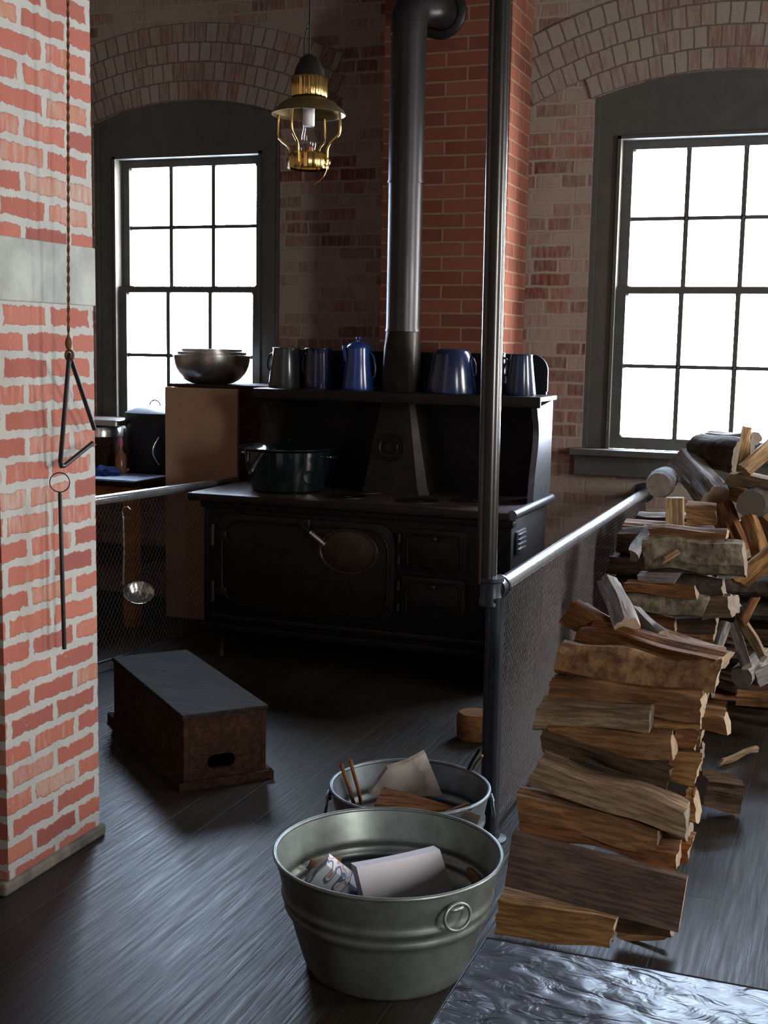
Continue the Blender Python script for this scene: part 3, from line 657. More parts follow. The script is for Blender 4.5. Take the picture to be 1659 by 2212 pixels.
# ------------------------------------------------------------------ cabinet with bowls, panel, table at the back left
t = thing('wooden_cabinet', 'tall dark wooden cabinet in the corner left of the stove, bowls on top', 'cabinet', (-3.18, 6.15, 0))
build('cabinet_body', BX((-3.46, 5.955, 0), (-2.885, 6.36, 1.262), .004), M_CABW, t)
build('cabinet_top', BX((-3.49, 5.954, 1.262), (-2.87, 6.37, 1.280), .004), M_CABW, t)
tag(build('tan_panel', BX((-3.49, 5.922, .0), (-3.052, 5.95, 1.262), .003), M_KRAFT, None), 'plain tan board panel standing against the front of the dark cabinet', 'panel')
bx, by = -3.30, 6.10
def bowl(label, r, h, z, foot):
    bm = bmesh.new(); pr = []
    for k in range(13):
        a = PI/2*k/12; pr.append((foot+(r-foot)*math.sin(a)**.9, h*(1-math.cos(a))**.95))
    o_ = [(0, 0), (foot*.98, 0)]+pr[1:]+[(r+.006, h+.001), (r+.006, h+.004), (r-.002, h+.004)]+[(q-.003, zz+.003) for q, zz in pr[::-1][:-1]]+[(0, .003)]
    lathe(bm, o_, (bx, by, z), 56)
    tag(build('mixing_bowl', bm, M_STEEL, None, 60, loc=(bx, by, z)), label, 'bowl', 'nested steel bowls')
bowl('largest steel mixing bowl, outermost of the nest on the cabinet', .208, .150, 1.281, .085)
bowl('middle steel mixing bowl nested inside the largest one', .188, .150, 1.298, .075)
bowl('smallest steel mixing bowl, innermost of the nest on the cabinet', .165, .150, 1.314, .065)
# table
t = thing('work_table', 'orange brown wooden table under the left window', 'table', (-3.95, 5.9, 0))
build('tabletop', BX((-4.75, 5.60, .745), (-3.49, 6.33, .775), .004), M_CRATET, t)
build('apron', BX((-4.72, 5.615, .655), (-3.50, 5.64, .745), .003), M_ORANGE, t)
build('apron', BX((-4.72, 6.27, .655), (-3.50, 6.295, .745), .003), M_ORANGE, t)
for x in (-4.71, -3.565):
    for y in (5.61, 6.24): build('leg', BX((x, y, 0), (x+.07, y+.07, .745), .004), M_ORANGE, t)
build('lower_shelf', BX((-4.66, 5.64, .30), (-3.56, 6.27, .32), .003), M_CABW, t)
t = bmesh.new(); box(t, (-4.2, 5.63, .7755), (-3.495, 5.95, .7785)); tag(build('paper_sheet', t, M_SHEET, None), 'pale blue sheet lying on the table edge beside the tan panel', 'sheet')
# roaster
rx, ry = -3.67, 6.12
t = thing('roasting_pot', 'big black oval roasting pot with a pale lid in front of the left window', 'pot', (rx, ry, .776))
E_ = Matrix.Translation((rx, ry, .7765)) @ Matrix.Diagonal((1, .72, 1, 1))
bm = bmesh.new(); lathe(bm, [(0, 0), (.15, 0), (.165, .02), (.17, .24), (.178, .25), (.178, .33), (.17, .33), (.165, .02), (0, .01)], (0, 0, 0), 48, E_); build('body', bm, M_BLACK, t, 50)
bm = bmesh.new(); lathe(bm, [(.175, .331), (.168, .336), (.10, .362), (.04, .372), (0, .373)], (0, 0, 0), 48, E_); l = build('lid', bm, simple('speckled_pale_enamel', (.30, .34, .38), .25, 0, .6, .15, 60), t, 50)
bm = bmesh.new(); tube(bm, [(rx+.035*math.cos(a), ry, .7765+.369+.032*math.sin(a)) for a in [PI*k/10 for k in range(11)]], .004, 8); build('handle', bm, M_BLACK, l, 60)
bm = bmesh.new(); tube(bm, [(rx+.09-.02*math.sin(a), ry-.112-.03*math.sin(a), .98-.15*(a/PI)) for a in [PI*k/8 for k in range(9)]], .005, 8); build('side_handle', bm, M_TIN, t, 60)
# stack of pans left of the roaster
t = thing('sheet_pan', 'shiny metal pan with turned rim on a dark canister behind the brick pier', 'pan', (-3.98, 6.08, 1.03), None)
bm = bmesh.new(); prism(bm, rrect(.36, .30, .03), .028, Matrix.Translation((-3.99, 6.10, 1.035)) @ Matrix.Rotation(-PI/2, 4, 'X') @ Matrix.Translation((0, -.028, 0))); build('tray', bm, M_STEEL, t, 40)
bm = bmesh.new(); tube(bm, [(-3.99+x, 6.10-z, 1.062) for x, z in rrect(.37, .31, .035)], .005, 8, closed=True); build('turned_rim', bm, M_TIN, t, 60)
t = thing('canister', 'dark round canister carrying the shiny pan at the left end of the table', 'canister', (-4.02, 6.1, .776))
bm = bmesh.new(); lathe(bm, [(0, 0), (.12, 0), (.125, .01), (.125, .19)], (-4.02, 6.1, .7765), 40); build('body', bm, M_CABW, t, 50)
bm = bmesh.new(); lathe(bm, [(.127, .19), (.132, .19), (.132, .22), (.125, .245), (0, .255)], (-4.02, 6.1, .7765), 40, capb=True); build('lid', bm, M_TIN, t, 50)
t = bmesh.new(); cp = at(215, 945, y=5.85)
lathe(t, [(0, 0), (.10, .0), (.15, .035), (.155, .036), (.152, .040), (.10, .006), (0, .006)], (-4.02, 5.79, .90), 36)
lathe(t, [(0, 0), (.05, 0), (.05, .005), (.02, .02), (.015, .10), (.04, .122), (0, .123)], (-4.02, 5.79, .777), 24)
tag(build('cake_stand', t, M_TIN, None, 50, loc=(-4.02, 5.79, .777)), 'small shiny metal stand with a shallow dish below the pan', 'dish')
t = bmesh.new(); bmesh.ops.create_icosphere(t, subdivisions=4, radius=1)
for v in t.verts:
    n_ = noise.noise(v.co*2.2)*.35+noise.noise(v.co*5)*.12; v.co = Vector((v.co.x*.085*(1+n_), v.co.y*.07*(1+n_), max(v.co.z, -.05)*.045*(1+n_)+.003))
bmesh.ops.translate(t, verts=t.verts, vec=(-3.80, 5.80, .779)); tag(build('dish_cloth', t, M_CLOTH, None, 180, loc=(-3.80, 5.80, .779)), 'crumpled dark blue cloth on the table', 'cloth')
t = thing('spray_bottle', 'small reddish bottle with a pink cap on the table behind the blue cloth', 'bottle', (-3.80, 5.97, .776))
bm = bmesh.new(); lathe(bm, [(0, 0), (.03, 0), (.032, .01), (.032, .09), (.012, .125), (.012, .15), (0, .15)], (-3.80, 5.97, .7765), 24); build('body', bm, simple('orange_bottle', (.30, .12, .07), .2), t, 50)
bm = bmesh.new(); lathe(bm, [(.014, .15), (.014, .185), (0, .187)], (-3.80, 5.97, .7765), 20); build('cap', bm, simple('pink_cap', (.60, .12, .25), .4), t, 50)
# ladle hanging from the rail
t = thing('ladle', 'shiny tin ladle hanging on a long handle below the left rail', 'ladle', (-3.16, 5.28, .2))
a0 = Vector((-3.155, 5.10, .665)); 
kp = [at(266, 1118, y=5.2), at(268, 1190, y=5.2), at(266, 1262, y=5.2)]
bm = bmesh.new(); tube(bm, kp, [.005, .005, .006], 8); build('handle', bm, M_STEEL, t, 60)
bm = bmesh.new(); k0 = kp[0]; tube(bm, [k0, k0+Vector((-.004, 0, .03)), k0+Vector((.004, 0, .05)), k0+Vector((.03, -.005, .055)), k0+Vector((.05, -.01, .04))], .004, 8); build('hook', bm, M_TIN, t, 60)
bc = at(300, 1283, y=5.2); R3 = Matrix.Translation(bc) @ Matrix.Rotation(math.radians(22), 4, 'Y') @ Matrix.Rotation(math.radians(28), 4, 'X')
bm = bmesh.new(); lathe(bm, [(0, -.045), (.03, -.042), (.055, -.025), (.072, .01), (.076, .012), (.070, .010), (.052, -.022), (.028, -.038), (0, -.041)], (0, 0, 0), 40, R3); build('bowl', bm, M_TIN, t, 60)

# ------------------------------------------------------------------ brass lantern
LP = Vector((-2.063, 4.6, 0))
t = thing('brass_lantern', 'polished brass lantern with curved guard rods hanging from the ceiling', 'lantern', (LP.x, LP.y, 2.18))
bm = bmesh.new(); lathe(bm, [(.068, 2.455), (.070, 2.46), (.070, 2.525), (.066, 2.53), (.060, 2.53), (.058, 2.46)], (LP.x, LP.y, 0), 72, flute=.03, nf=18); build('top_collar', bm, M_BRASS, t, 60)
bm = bmesh.new(); lathe(bm, [(.062, 2.528), (.055, 2.56), (.035, 2.60), (.012, 2.615), (0, 2.617)], (LP.x, LP.y, 0), 40); build('cap', bm, M_BLACK, t, 60)
bm = bmesh.new(); lathe(bm, [(.05, 2.456), (.10, 2.435), (.135, 2.405), (.143, 2.392), (.145, 2.388), (.141, 2.388), (.132, 2.400), (.098, 2.43), (.05, 2.450)], (LP.x, LP.y, 0), 64); build('shade', bm, simple('tarnished_brass', (.22, .16, .07), .4, .8), t, 60)
bm = bmesh.new(); lathe(bm, [(.076, 2.182), (.079, 2.186), (.079, 2.235), (.073, 2.243), (.066, 2.243), (.066, 2.19)], (LP.x, LP.y, 0), 72, flute=.025, nf=16); build('bottom_collar', bm, M_BRASS, t, 60)
for k in range(4):
    a = math.radians(-4+90*k); dx, dy = math.cos(a), math.sin(a)
    bm = bmesh.new(); tube(bm, [(LP.x+dx*r, LP.y+dy*r, z) for r, z in [(.134, 2.395), (.137, 2.36), (.137, 2.325), (.133, 2.308), (.115, 2.292), (.095, 2.278), (.084, 2.262), (.082, 2.24), (.080, 2.20)]], .0048, 10); build('guard_rod', bm, M_BRASS, t, 60)
for k in range(2):
    a = math.radians(-10+180*k); dx, dy = math.cos(a), math.sin(a)
    bm = bmesh.new(); tube(bm, [(LP.x+dx*(.086+.012*math.cos(q)), LP.y+dy*.086, 2.205+.014*math.sin(q)) for q in [2*PI*i/14 for i in range(14)]], .003, 8, closed=True); build('side_ring', bm, M_BRASS, t, 60)
bm = bmesh.new(); lathe(bm, [(.0, 2.345), (.021, 2.345), (.023, 2.35), (.023, 2.425), (0, 2.43)], (LP.x, LP.y, 0), 28); build('ceramic_socket', bm, M_CERAM, t, 50)
bm = bmesh.new(); lathe(bm, [(.022, 2.345), (.030, 2.31), (.033, 2.285), (.028, 2.255), (.022, 2.245)], (LP.x, LP.y, 0), 32); build('glass_chimney', bm, M_GLASS, t, 60)
bm = bmesh.new(); lathe(bm, [(0, 2.20), (.05, 2.20), (.052, 2.225), (.03, 2.245), (.018, 2.25), (.018, 2.265), (0, 2.266)], (LP.x, LP.y, 0), 32); build('burner', bm, simple('copper_burner', (.30, .10, .05), .3, .9), t, 50)
bm = bmesh.new(); tube(bm, [(LP.x, LP.y, 2.615), (LP.x, LP.y, ZC)], .004, 8); build('hanging_rod', bm, M_BLACK, t, 60)
bm = bmesh.new(); tube(bm, [(LP.x-.022, LP.y, 2.60), (LP.x-.022, LP.y, 2.66), (LP.x-.016, LP.y, 2.70), (LP.x-.004, LP.y, 2.715)], .003, 8); tube(bm, [(LP.x, LP.y, 2.74), (LP.x-.01, LP.y, 2.72), (LP.x-.022, LP.y, 2.66), (LP.x-.022, LP.y, 2.6)], .002, 6); build('wire_loop', bm, M_BLACK, t, 60)
bm = bmesh.new(); tube(bm, [(LP.x+.078, LP.y-.01, 2.20), (LP.x+.082, LP.y-.01, 2.175), (LP.x+.07, LP.y-.01, 2.15), (LP.x+.045, LP.y-.01, 2.128), (LP.x+.03, LP.y-.01, 2.122)], .0012, 6); build('loose_wire', bm, M_BRASS, t, 60)

# ------------------------------------------------------------------ dinner triangle and its striker in front of the pier
t = thing('dinner_triangle', 'black iron dinner triangle hanging on a cord before the brick pier', 'triangle bell', (-2.03, 2.9, 1.14))
TP = at(150, 766, y=2.9); BL = at(129, 1012, x=TP.x-.012); 
BL = at(129, 1014, y=2.9); R1 = at(202, 921, x=-2.035); R2 = at(200, 957, x=-2.035)
bm = bmesh.new(); e1 = R1+(R1-TP).normalized()*.01
pts = [e1, R1.lerp(TP, .5), TP+(R1-TP).normalized()*.02, TP, TP+(BL-TP).normalized()*.02, TP.lerp(BL, .5), BL+(TP-BL).normalized()*.022, BL+(TP-BL).normalized()*.006+(R2-BL).normalized()*.006, BL+(R2-BL).normalized()*.022, R2.lerp(BL, .5), R2]
tube(bm, pts, .0065, 14); build('iron_bar', bm, M_BLACK, t, 60)
rt0 = at(148, 735, y=2.9); top = at(147, 0, y=2.9)
bm = bmesh.new(); lathe(bm, [(0, -.018), (.007, -.014), (.010, 0), (.007, .014), (0, .018)], rt0+Vector((0, 0, -.008)), 14); tube(bm, [TP+Vector((.012*math.sin(a), 0, -.002+.014*math.cos(a))) for a in [2*PI*k/12 for k in range(12)]], .004, 8, closed=True); build('knot', bm, M_ROPE, t, 60)
bm = bmesh.new()
for ph in (0, PI):
    N = 260; pts = []
    for k in range(N+1):
        z = rt0.z+(ZC-rt0.z)*k/N; f = k/N
        xx = rt0.x+(top.x-rt0.x)*(z-rt0.z)/(top.z-rt0.z); a = ph+k*1.1
        pts.append((xx+.0022*math.cos(a), 2.9+.0022*math.sin(a), z))
    tube(bm, pts, .0024, 6)
build('cord', bm, M_ROPE, t, 60)
t = thing('triangle_striker', 'thin ring with a long straight iron striker rod hanging from the triangle', 'striker', (-2.045, 2.9, .64))
rc = at(129, 1042, y=2.9); bm = bmesh.new()
tube(bm, [(rc.x+.027*math.cos(a)*.9, 2.9+.012*math.cos(a), rc.z+.027*math.sin(a)) for a in [2*PI*k/28 for k in range(28)]], .0016, 8, closed=True); build('ring', bm, M_BLACK, t, 60)
bm = bmesh.new(); tube(bm, [at(129, 1062, y=2.9), at(130, 1068, y=2.9), at(134, 1230, y=2.9), at(139, 1402, y=2.9)], [.004, .0062, .0062, .0062], 14); build('rod', bm, M_BLACK, t, 60)

# ------------------------------------------------------------------ wooden box on the floor
BP = Vector((-2.042, 3.575, 0)); ex = (Vector((-1.80, 3.735, 0))-BP); ey = (Vector((-2.69, 4.12, 0))-BP)
LX, LY = .30, .86; eyn = Vector((-.745, .667, 0)).normalized(); exn = Vector((eyn.y, -eyn.x, 0))
BM = Matrix((exn, eyn, Vector((0, 0, 1)))).transposed().to_4x4(); BM.translation = BP
t = thing('wooden_box', 'worn low wooden box with a hand hole in its end, before the stove', 'box', tuple(BP))
def lb(a, b, bev=.003):
    bm = bmesh.new(); box(bm, a, b, 0, bev, BM); return bm
build('side_panel', lb((0, 0, .0), (.018, LY, .245)), M_CRATE, t)
build('side_panel', lb((LX-.018, 0, .0), (LX, LY, .245)), M_CRATE, t)
build('end_panel', lb((.018, LY-.018, .0), (LX-.018, LY, .245)), M_CRATE, t)
# front end panel with an oblong hole
bm = bmesh.new(); tm = bmesh.new()
outer = [(.018, .0), (LX-.018, .0), (LX-.018, .245), (.018, .245)]
hole = [(.135+x, .085+z) for x, z in rrect(.10, .05, .024, 5)]
K = len(hole)
def outer_pt(a):
    c_, s_ = math.cos(a), math.sin(a); cx, cz = .135, .085; best = 9
    for val, lo_ in ((LX-.018-cx, c_), (cx-.018, -c_), (.245-cz, s_), (cz, -s_)):
        if lo_ > 1e-6: best = min(best, val/lo_)
    return (cx+c_*best, cz+s_*best)
angs = sorted(set([math.atan2(z-.085, x-.135) for x, z in hole]+[math.atan2(z-.085, x-.135) for x, z in outer]))
def hole_pt(a):
    c_, s_ = math.cos(a), math.sin(a); lo_, hi_ = 0, .1
    for _ in range(30):
        m = (lo_+hi_)/2; x, z = abs(c_*m), abs(s_*m); w, h, r = .05, .025, .024
        qx, qz = max(x-(w-r), 0), max(z-(h-r), 0); ins = math.hypot(qx, qz) < r
        if ins: lo_ = m
        else: hi_ = m
    return (.135+c_*lo_, .085+s_*lo_)
for y0 in (0, .018):
    for a, b in zip(angs, angs[1:]+[angs[0]+2*PI]):
        q = [hole_pt(a), hole_pt(b), outer_pt(b), outer_pt(a)]; tm.faces.new([tm.verts.new((x, y0, z)) for x, z in q])
for a, b in zip(angs, angs[1:]+[angs[0]+2*PI]):
    for fn in (hole_pt, outer_pt):
        (x0, z0), (x1, z1) = fn(a), fn(b); tm.faces.new([tm.verts.new(p) for p in [(x0, 0, z0), (x1, 0, z1), (x1, .018, z1), (x0, .018, z0)]])
merge(bm, tm, BM); build('end_panel', bm, M_CRATE, t)['label'] = 'end panel with oblong hand hole'
build('box_lid', lb((-.006, -.006, .245), (LX+.006, LY+.006, .262), .004), M_CRATET, t)
bm = bmesh.new()
for a, b in (((-.022, -.02, .0), (0, LY+.02, .032)), ((LX, -.02, .0), (LX+.022, LY+.02, .032)), ((-.022, -.022, 0), (LX+.022, 0, .032)), ((-.022, LY, 0), (LX+.022, LY+.022, .032))): box(bm, a, b, 0, .004, BM)
build('base_moulding', bm, M_CRATE, t)
# dark round wood block near the stove foot
bm = bmesh.new(); lathe(bm, [(0, 0), (.06, 0), (.068, .01), (.07, .09), (.06, .105), (0, .108)], (-1.30, 4.52, .0), 28); tag(build('chopping_block', bm, M_LRUST, None, 50, loc=(-1.30, 4.52, 0)), 'small dark reddish wood block on the floor behind the corner post', 'block')

# ------------------------------------------------------------------ galvanised tubs
def tub(label, cx, cy, R, r, H, mat, hang, group=None, dark=False):
    t = thing('wash_tub', label, 'tub', (cx, cy, 0), 'galvanised wash tubs')
    prof = [(0, .012), (r-.012, .012), (r-.004, 0), (r, .001)]
    def rad(z): return r+(R-r)*(z/H)**.85
    N = 40
    for k in range(1, N+1):
        z = H*k/N; rr = rad(z)
        for zc in (.545*H, .66*H): rr += .0085*math.exp(-((z-zc)/(.010*H/.28))**2)
        prof.append((rr, z))
    inner = [(q-.0025, z) for q, z in prof[::-1][:-4]]+[(r-.006, .016), (0, .016)]
    bm = bmesh.new(); lathe(bm, prof+inner, (cx, cy, .0), 96); build('tub_wall', bm, mat, t, 60)
    bm = bmesh.new(); tube(bm, [(cx+R*math.cos(a), cy+R*math.sin(a), H) for a in [2*PI*k/96 for k in range(96)]], .0052, 10, closed=True); build('rolled_rim', bm, mat, t, 60)
    for s in (0, PI):
        a = hang+s; dx, dy = math.cos(a), math.sin(a); rr = rad(H*.87)+.004; tz = H*.87
        P = Vector((cx+dx*rr, cy+dy*rr, tz)); tx = Vector((-dy, dx, 0)); nr = Vector((dx, dy, 0))
        bm = bmesh.new(); tube(bm, [P-tx*.018+nr*.002, P-tx*.012+nr*.012, P+tx*.012+nr*.012, P+tx*.018+nr*.002], .006, 8); e = build('handle_ear', bm, mat, t, 60)
        bm = bmesh.new(); tube(bm, [P+nr*(.013-.004*math.sin(q))+tx*.036*math.cos(q)+Vector((0, 0, -.018+.030*math.sin(q))) for q in [2*PI*k/24 for k in range(24)]], .0042, 8, closed=True); build('ring_handle', bm, mat, t, 60)
    return t
T1 = (-.995, 2.735); T2 = (-1.115, 3.235)
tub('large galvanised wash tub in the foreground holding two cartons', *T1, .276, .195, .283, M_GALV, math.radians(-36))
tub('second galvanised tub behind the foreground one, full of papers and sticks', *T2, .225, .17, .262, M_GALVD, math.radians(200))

def slab(name, label, cat, corners, th, mats, group=None, bev=.002):
    """a board or carton: corners = 3 world points of the visible face (origin, +a, +b); thickness goes away from the viewer"""
    o0, a, b = [Vector(p) for p in corners]; A = a-o0; Bv = b-o0; Bv -= A*(A.dot(Bv)/A.dot(A)); n = A.cross(Bv).normalized()
    if n.dot(Vector((0, 0, 1.5))-o0) < 0: n = -n
    X = A.normalized(); Y = Bv.normalized(); Z = X.cross(Y); MM = Matrix((X, Y, Z)).transposed().to_4x4(); MM.translation = o0+A/2+Bv/2
    s = 1 if Z.dot(n) > 0 else -1
    bm = bmesh.new(); box(bm, (-A.length/2, -Bv.length/2, 0), (A.length/2, Bv.length/2, -s*th), 0, bev)
    o = build(name, bm, mats, None, 30); o.matrix_world = MM
    if label: tag(o, label, cat, group)
    return o
def panel4(name, label, cat, P4, th, mat):
    P4 = [Vector(p) for p in P4]; c = sum(P4, Vector())/4; n = (P4[1]-P4[0]).cross(P4[3]-P4[0]).normalized()
    if n.dot(Vector((0, 0, 1.5))-c) < 0: n = -n
    bm = bmesh.new(); K = 6
    def grid(off):
        return [[bm.verts.new(P4[0].lerp(P4[1], i/K).lerp(P4[3].lerp(P4[2], i/K), j/K)-n*off+n*.006*math.sin(PI*i/K)) for j in range(K+1)] for i in range(K+1)]
    A, B = grid(0), grid(th)
    for i in range(K):
        for j in range(K):
            bm.faces.new((A[i][j], A[i+1][j], A[i+1][j+1], A[i][j+1])); bm.faces.new((B[i][j], B[i][j+1], B[i+1][j+1], B[i+1][j]))
    loop = [(i, 0) for i in range(K)]+[(K, j) for j in range(K)]+[(i, K) for i in range(K, 0, -1)]+[(0, j) for j in range(K, 0, -1)]
    for (a, b), (c_, d) in zip(loop, loop[1:]+loop[:1]): bm.faces.new((A[a][b], B[a][b], B[c_][d], A[c_][d]))
    return tag(build(name, bm, mat, None, 30, loc=c), label, cat)
def stick(name, label, cat, p, q, r, mat, group=None, n=10, flat=1.0):
    p, q = Vector(p), Vector(q); L = (q-p).length; bm = bmesh.new()
    tube(bm, [(-L/2, 0, 0), (-L*.2, .002, .001), (L*.2, -.001, .002), (L/2, 0, 0)], r, n)
    o = build(name, bm, mat, None, 50); X = (q-p).normalized(); a, b = frame_at(p, X)
    MM = Matrix((X, a, b*1.0)).transposed().to_4x4(); MM.translation = (p+q)/2; o.matrix_world = MM; tag(o, label, cat, group); return o
# in the front tub
panel4('white_carton', 'plain white carton leaning inside the foreground tub', 'carton', (at(770, 1873, z=.245), at(950, 1835, z=.245), at(985, 1945, z=.12), at(795, 1978, z=.115)), .03, M_PAPER)
slab('printed_carton', 'small white carton with coloured print in the left of the foreground tub', 'carton', (at(655, 1912, z=.17), at(705, 1868, z=.235), at(795, 1965, z=.11)), .045, M_PRINT)
slab('cardboard_flap', 'brown torn cardboard piece behind the printed carton in the tub', 'cardboard', (at(655, 1905, z=.13), at(672, 1858, z=.20), at(730, 1880, z=.15)), .006, M_KRAFT)
stick('kindling_stick', 'grey round stick leaning at the right inside the foreground tub', 'stick', at(1005, 1868, z=.17), at(1048, 1925, z=.16), .016, M_LGREY)
stick('kindling_stick', 'brown stick lying against the right wall inside the foreground tub', 'stick', (-.90, 2.85, .09), (-.84, 2.68, .06), .016, M_LBRN)
slab('folded_newspaper', 'dark folded paper at the bottom of the foreground tub', 'paper', ((-1.09, 2.68, .075), (-.92, 2.63, .075), (-1.05, 2.84, .075)), .025, M_KRAFT)
for i, (x, y, dx, dy) in enumerate(((-1.10, 2.80, .16, .04), (-1.08, 2.64, .14, -.03))):
    stick('kindling_stick', ['dark split stick under the white carton in the tub', 'second dark stick under the small carton in the tub'][i], 'stick', (x, y, .035), (x+dx, y+dy, .035), .017, M_LDARK)
# in the rear tub
panel4('picture_magazine', 'pale magazine with a grey picture propped up in the rear tub', 'magazine', (at(838, 1660, z=.29), at(919, 1626, z=.325), at(956, 1718, z=.215), at(798, 1716, z=.20)), .012, M_PICT)
panel4('brown_board', 'curved brown board lying across the rear tub', 'board', (at(828, 1700, z=.262), at(992, 1748, z=.255), at(985, 1772, z=.235), at(808, 1738, z=.235)), .014, M_LRUST)
stick('kindling_stick', 'tan stick end poking out at the right of the rear tub', 'stick', at(962, 1762, z=.24), at(1015, 1742, z=.262), .011, M_LTAN)
stick('wooden_spoon_handle', 'thin brown rod standing at the left edge of the rear tub', 'stick', at(765, 1740, z=.18), at(736, 1648, z=.33), .0055, M_LRUST)
stick('wooden_spoon_handle', 'second thin brown rod beside the first at the rear tub left edge', 'stick', at(780, 1735, z=.19), at(756, 1641, z=.335), .0055, M_LRUST)
stick('fire_poker', 'dark poker slanting up at the right side of the rear tub', 'poker', at(985, 1710, z=.16), at(1037, 1617, z=.36), .0045, M_PIPEL)
stick('kindling_stick', 'thin tan stick slanting beside the poker in the rear tub', 'stick', at(1003, 1688, z=.19), at(1042, 1632, z=.33), .004, M_LPALE)
slab('dark_plank', 'dark plank across the middle of the rear tub', 'plank', ((-1.24, 3.16, .17), (-.99, 3.10, .17), (-1.2, 3.30, .18)), .02, M_LDARK)
slab('crumpled_foil_wrapper', 'shiny grey wrapper at the front right rim of the rear tub', 'wrapper', (at(992, 1770, z=.245), at(1030, 1785, z=.235), at(1028, 1757, z=.262)), .006, M_TIN)
for i, (a, b) in enumerate((((-1.24, 3.2, .09), (-1.02, 3.30, .09)), ((-1.19, 3.33, .13), (-1.02, 3.16, .13)), ((-1.19, 3.15, .045), (-1.03, 3.3, .045)))):
    stick('kindling_stick', ['dark kindling stick in the rear tub pointing at the corner post', 'dark kindling stick lying crosswise on top in the rear tub', 'dark kindling stick at the very bottom of the rear tub'][i], 'stick', a, b, .02, M_LDARK, 'kindling in the rear tub')

# ------------------------------------------------------------------ dark table corner at lower right
t = thing('side_table', 'dark table corner with a glossy hammered top at the lower right', 'table', (.2, .95, 0))
bm = bmesh.new(); box(bm, (-.427, .40, .672), (.85, 1.572, .70), 0, .004); build('tabletop', bm, M_TABLE, t, 40)
bm = bmesh.new(); tube(bm, [(-.427, .40, .697), (-.427, 1.572, .697), (.85, 1.572, .697), (.85, .40, .697)], .0035, 8, closed=True); build('edge_band', bm, M_EDGE, t, 50)
build('apron', BX((-.37, .46, .60), (.79, 1.51, .672)), M_CABW, t)
for x in (-.37, .73):
    for y in (.46, 1.45): build('leg', BX((x, y, 0), (x+.06, y+.06, .60), .004), M_CABW, t)

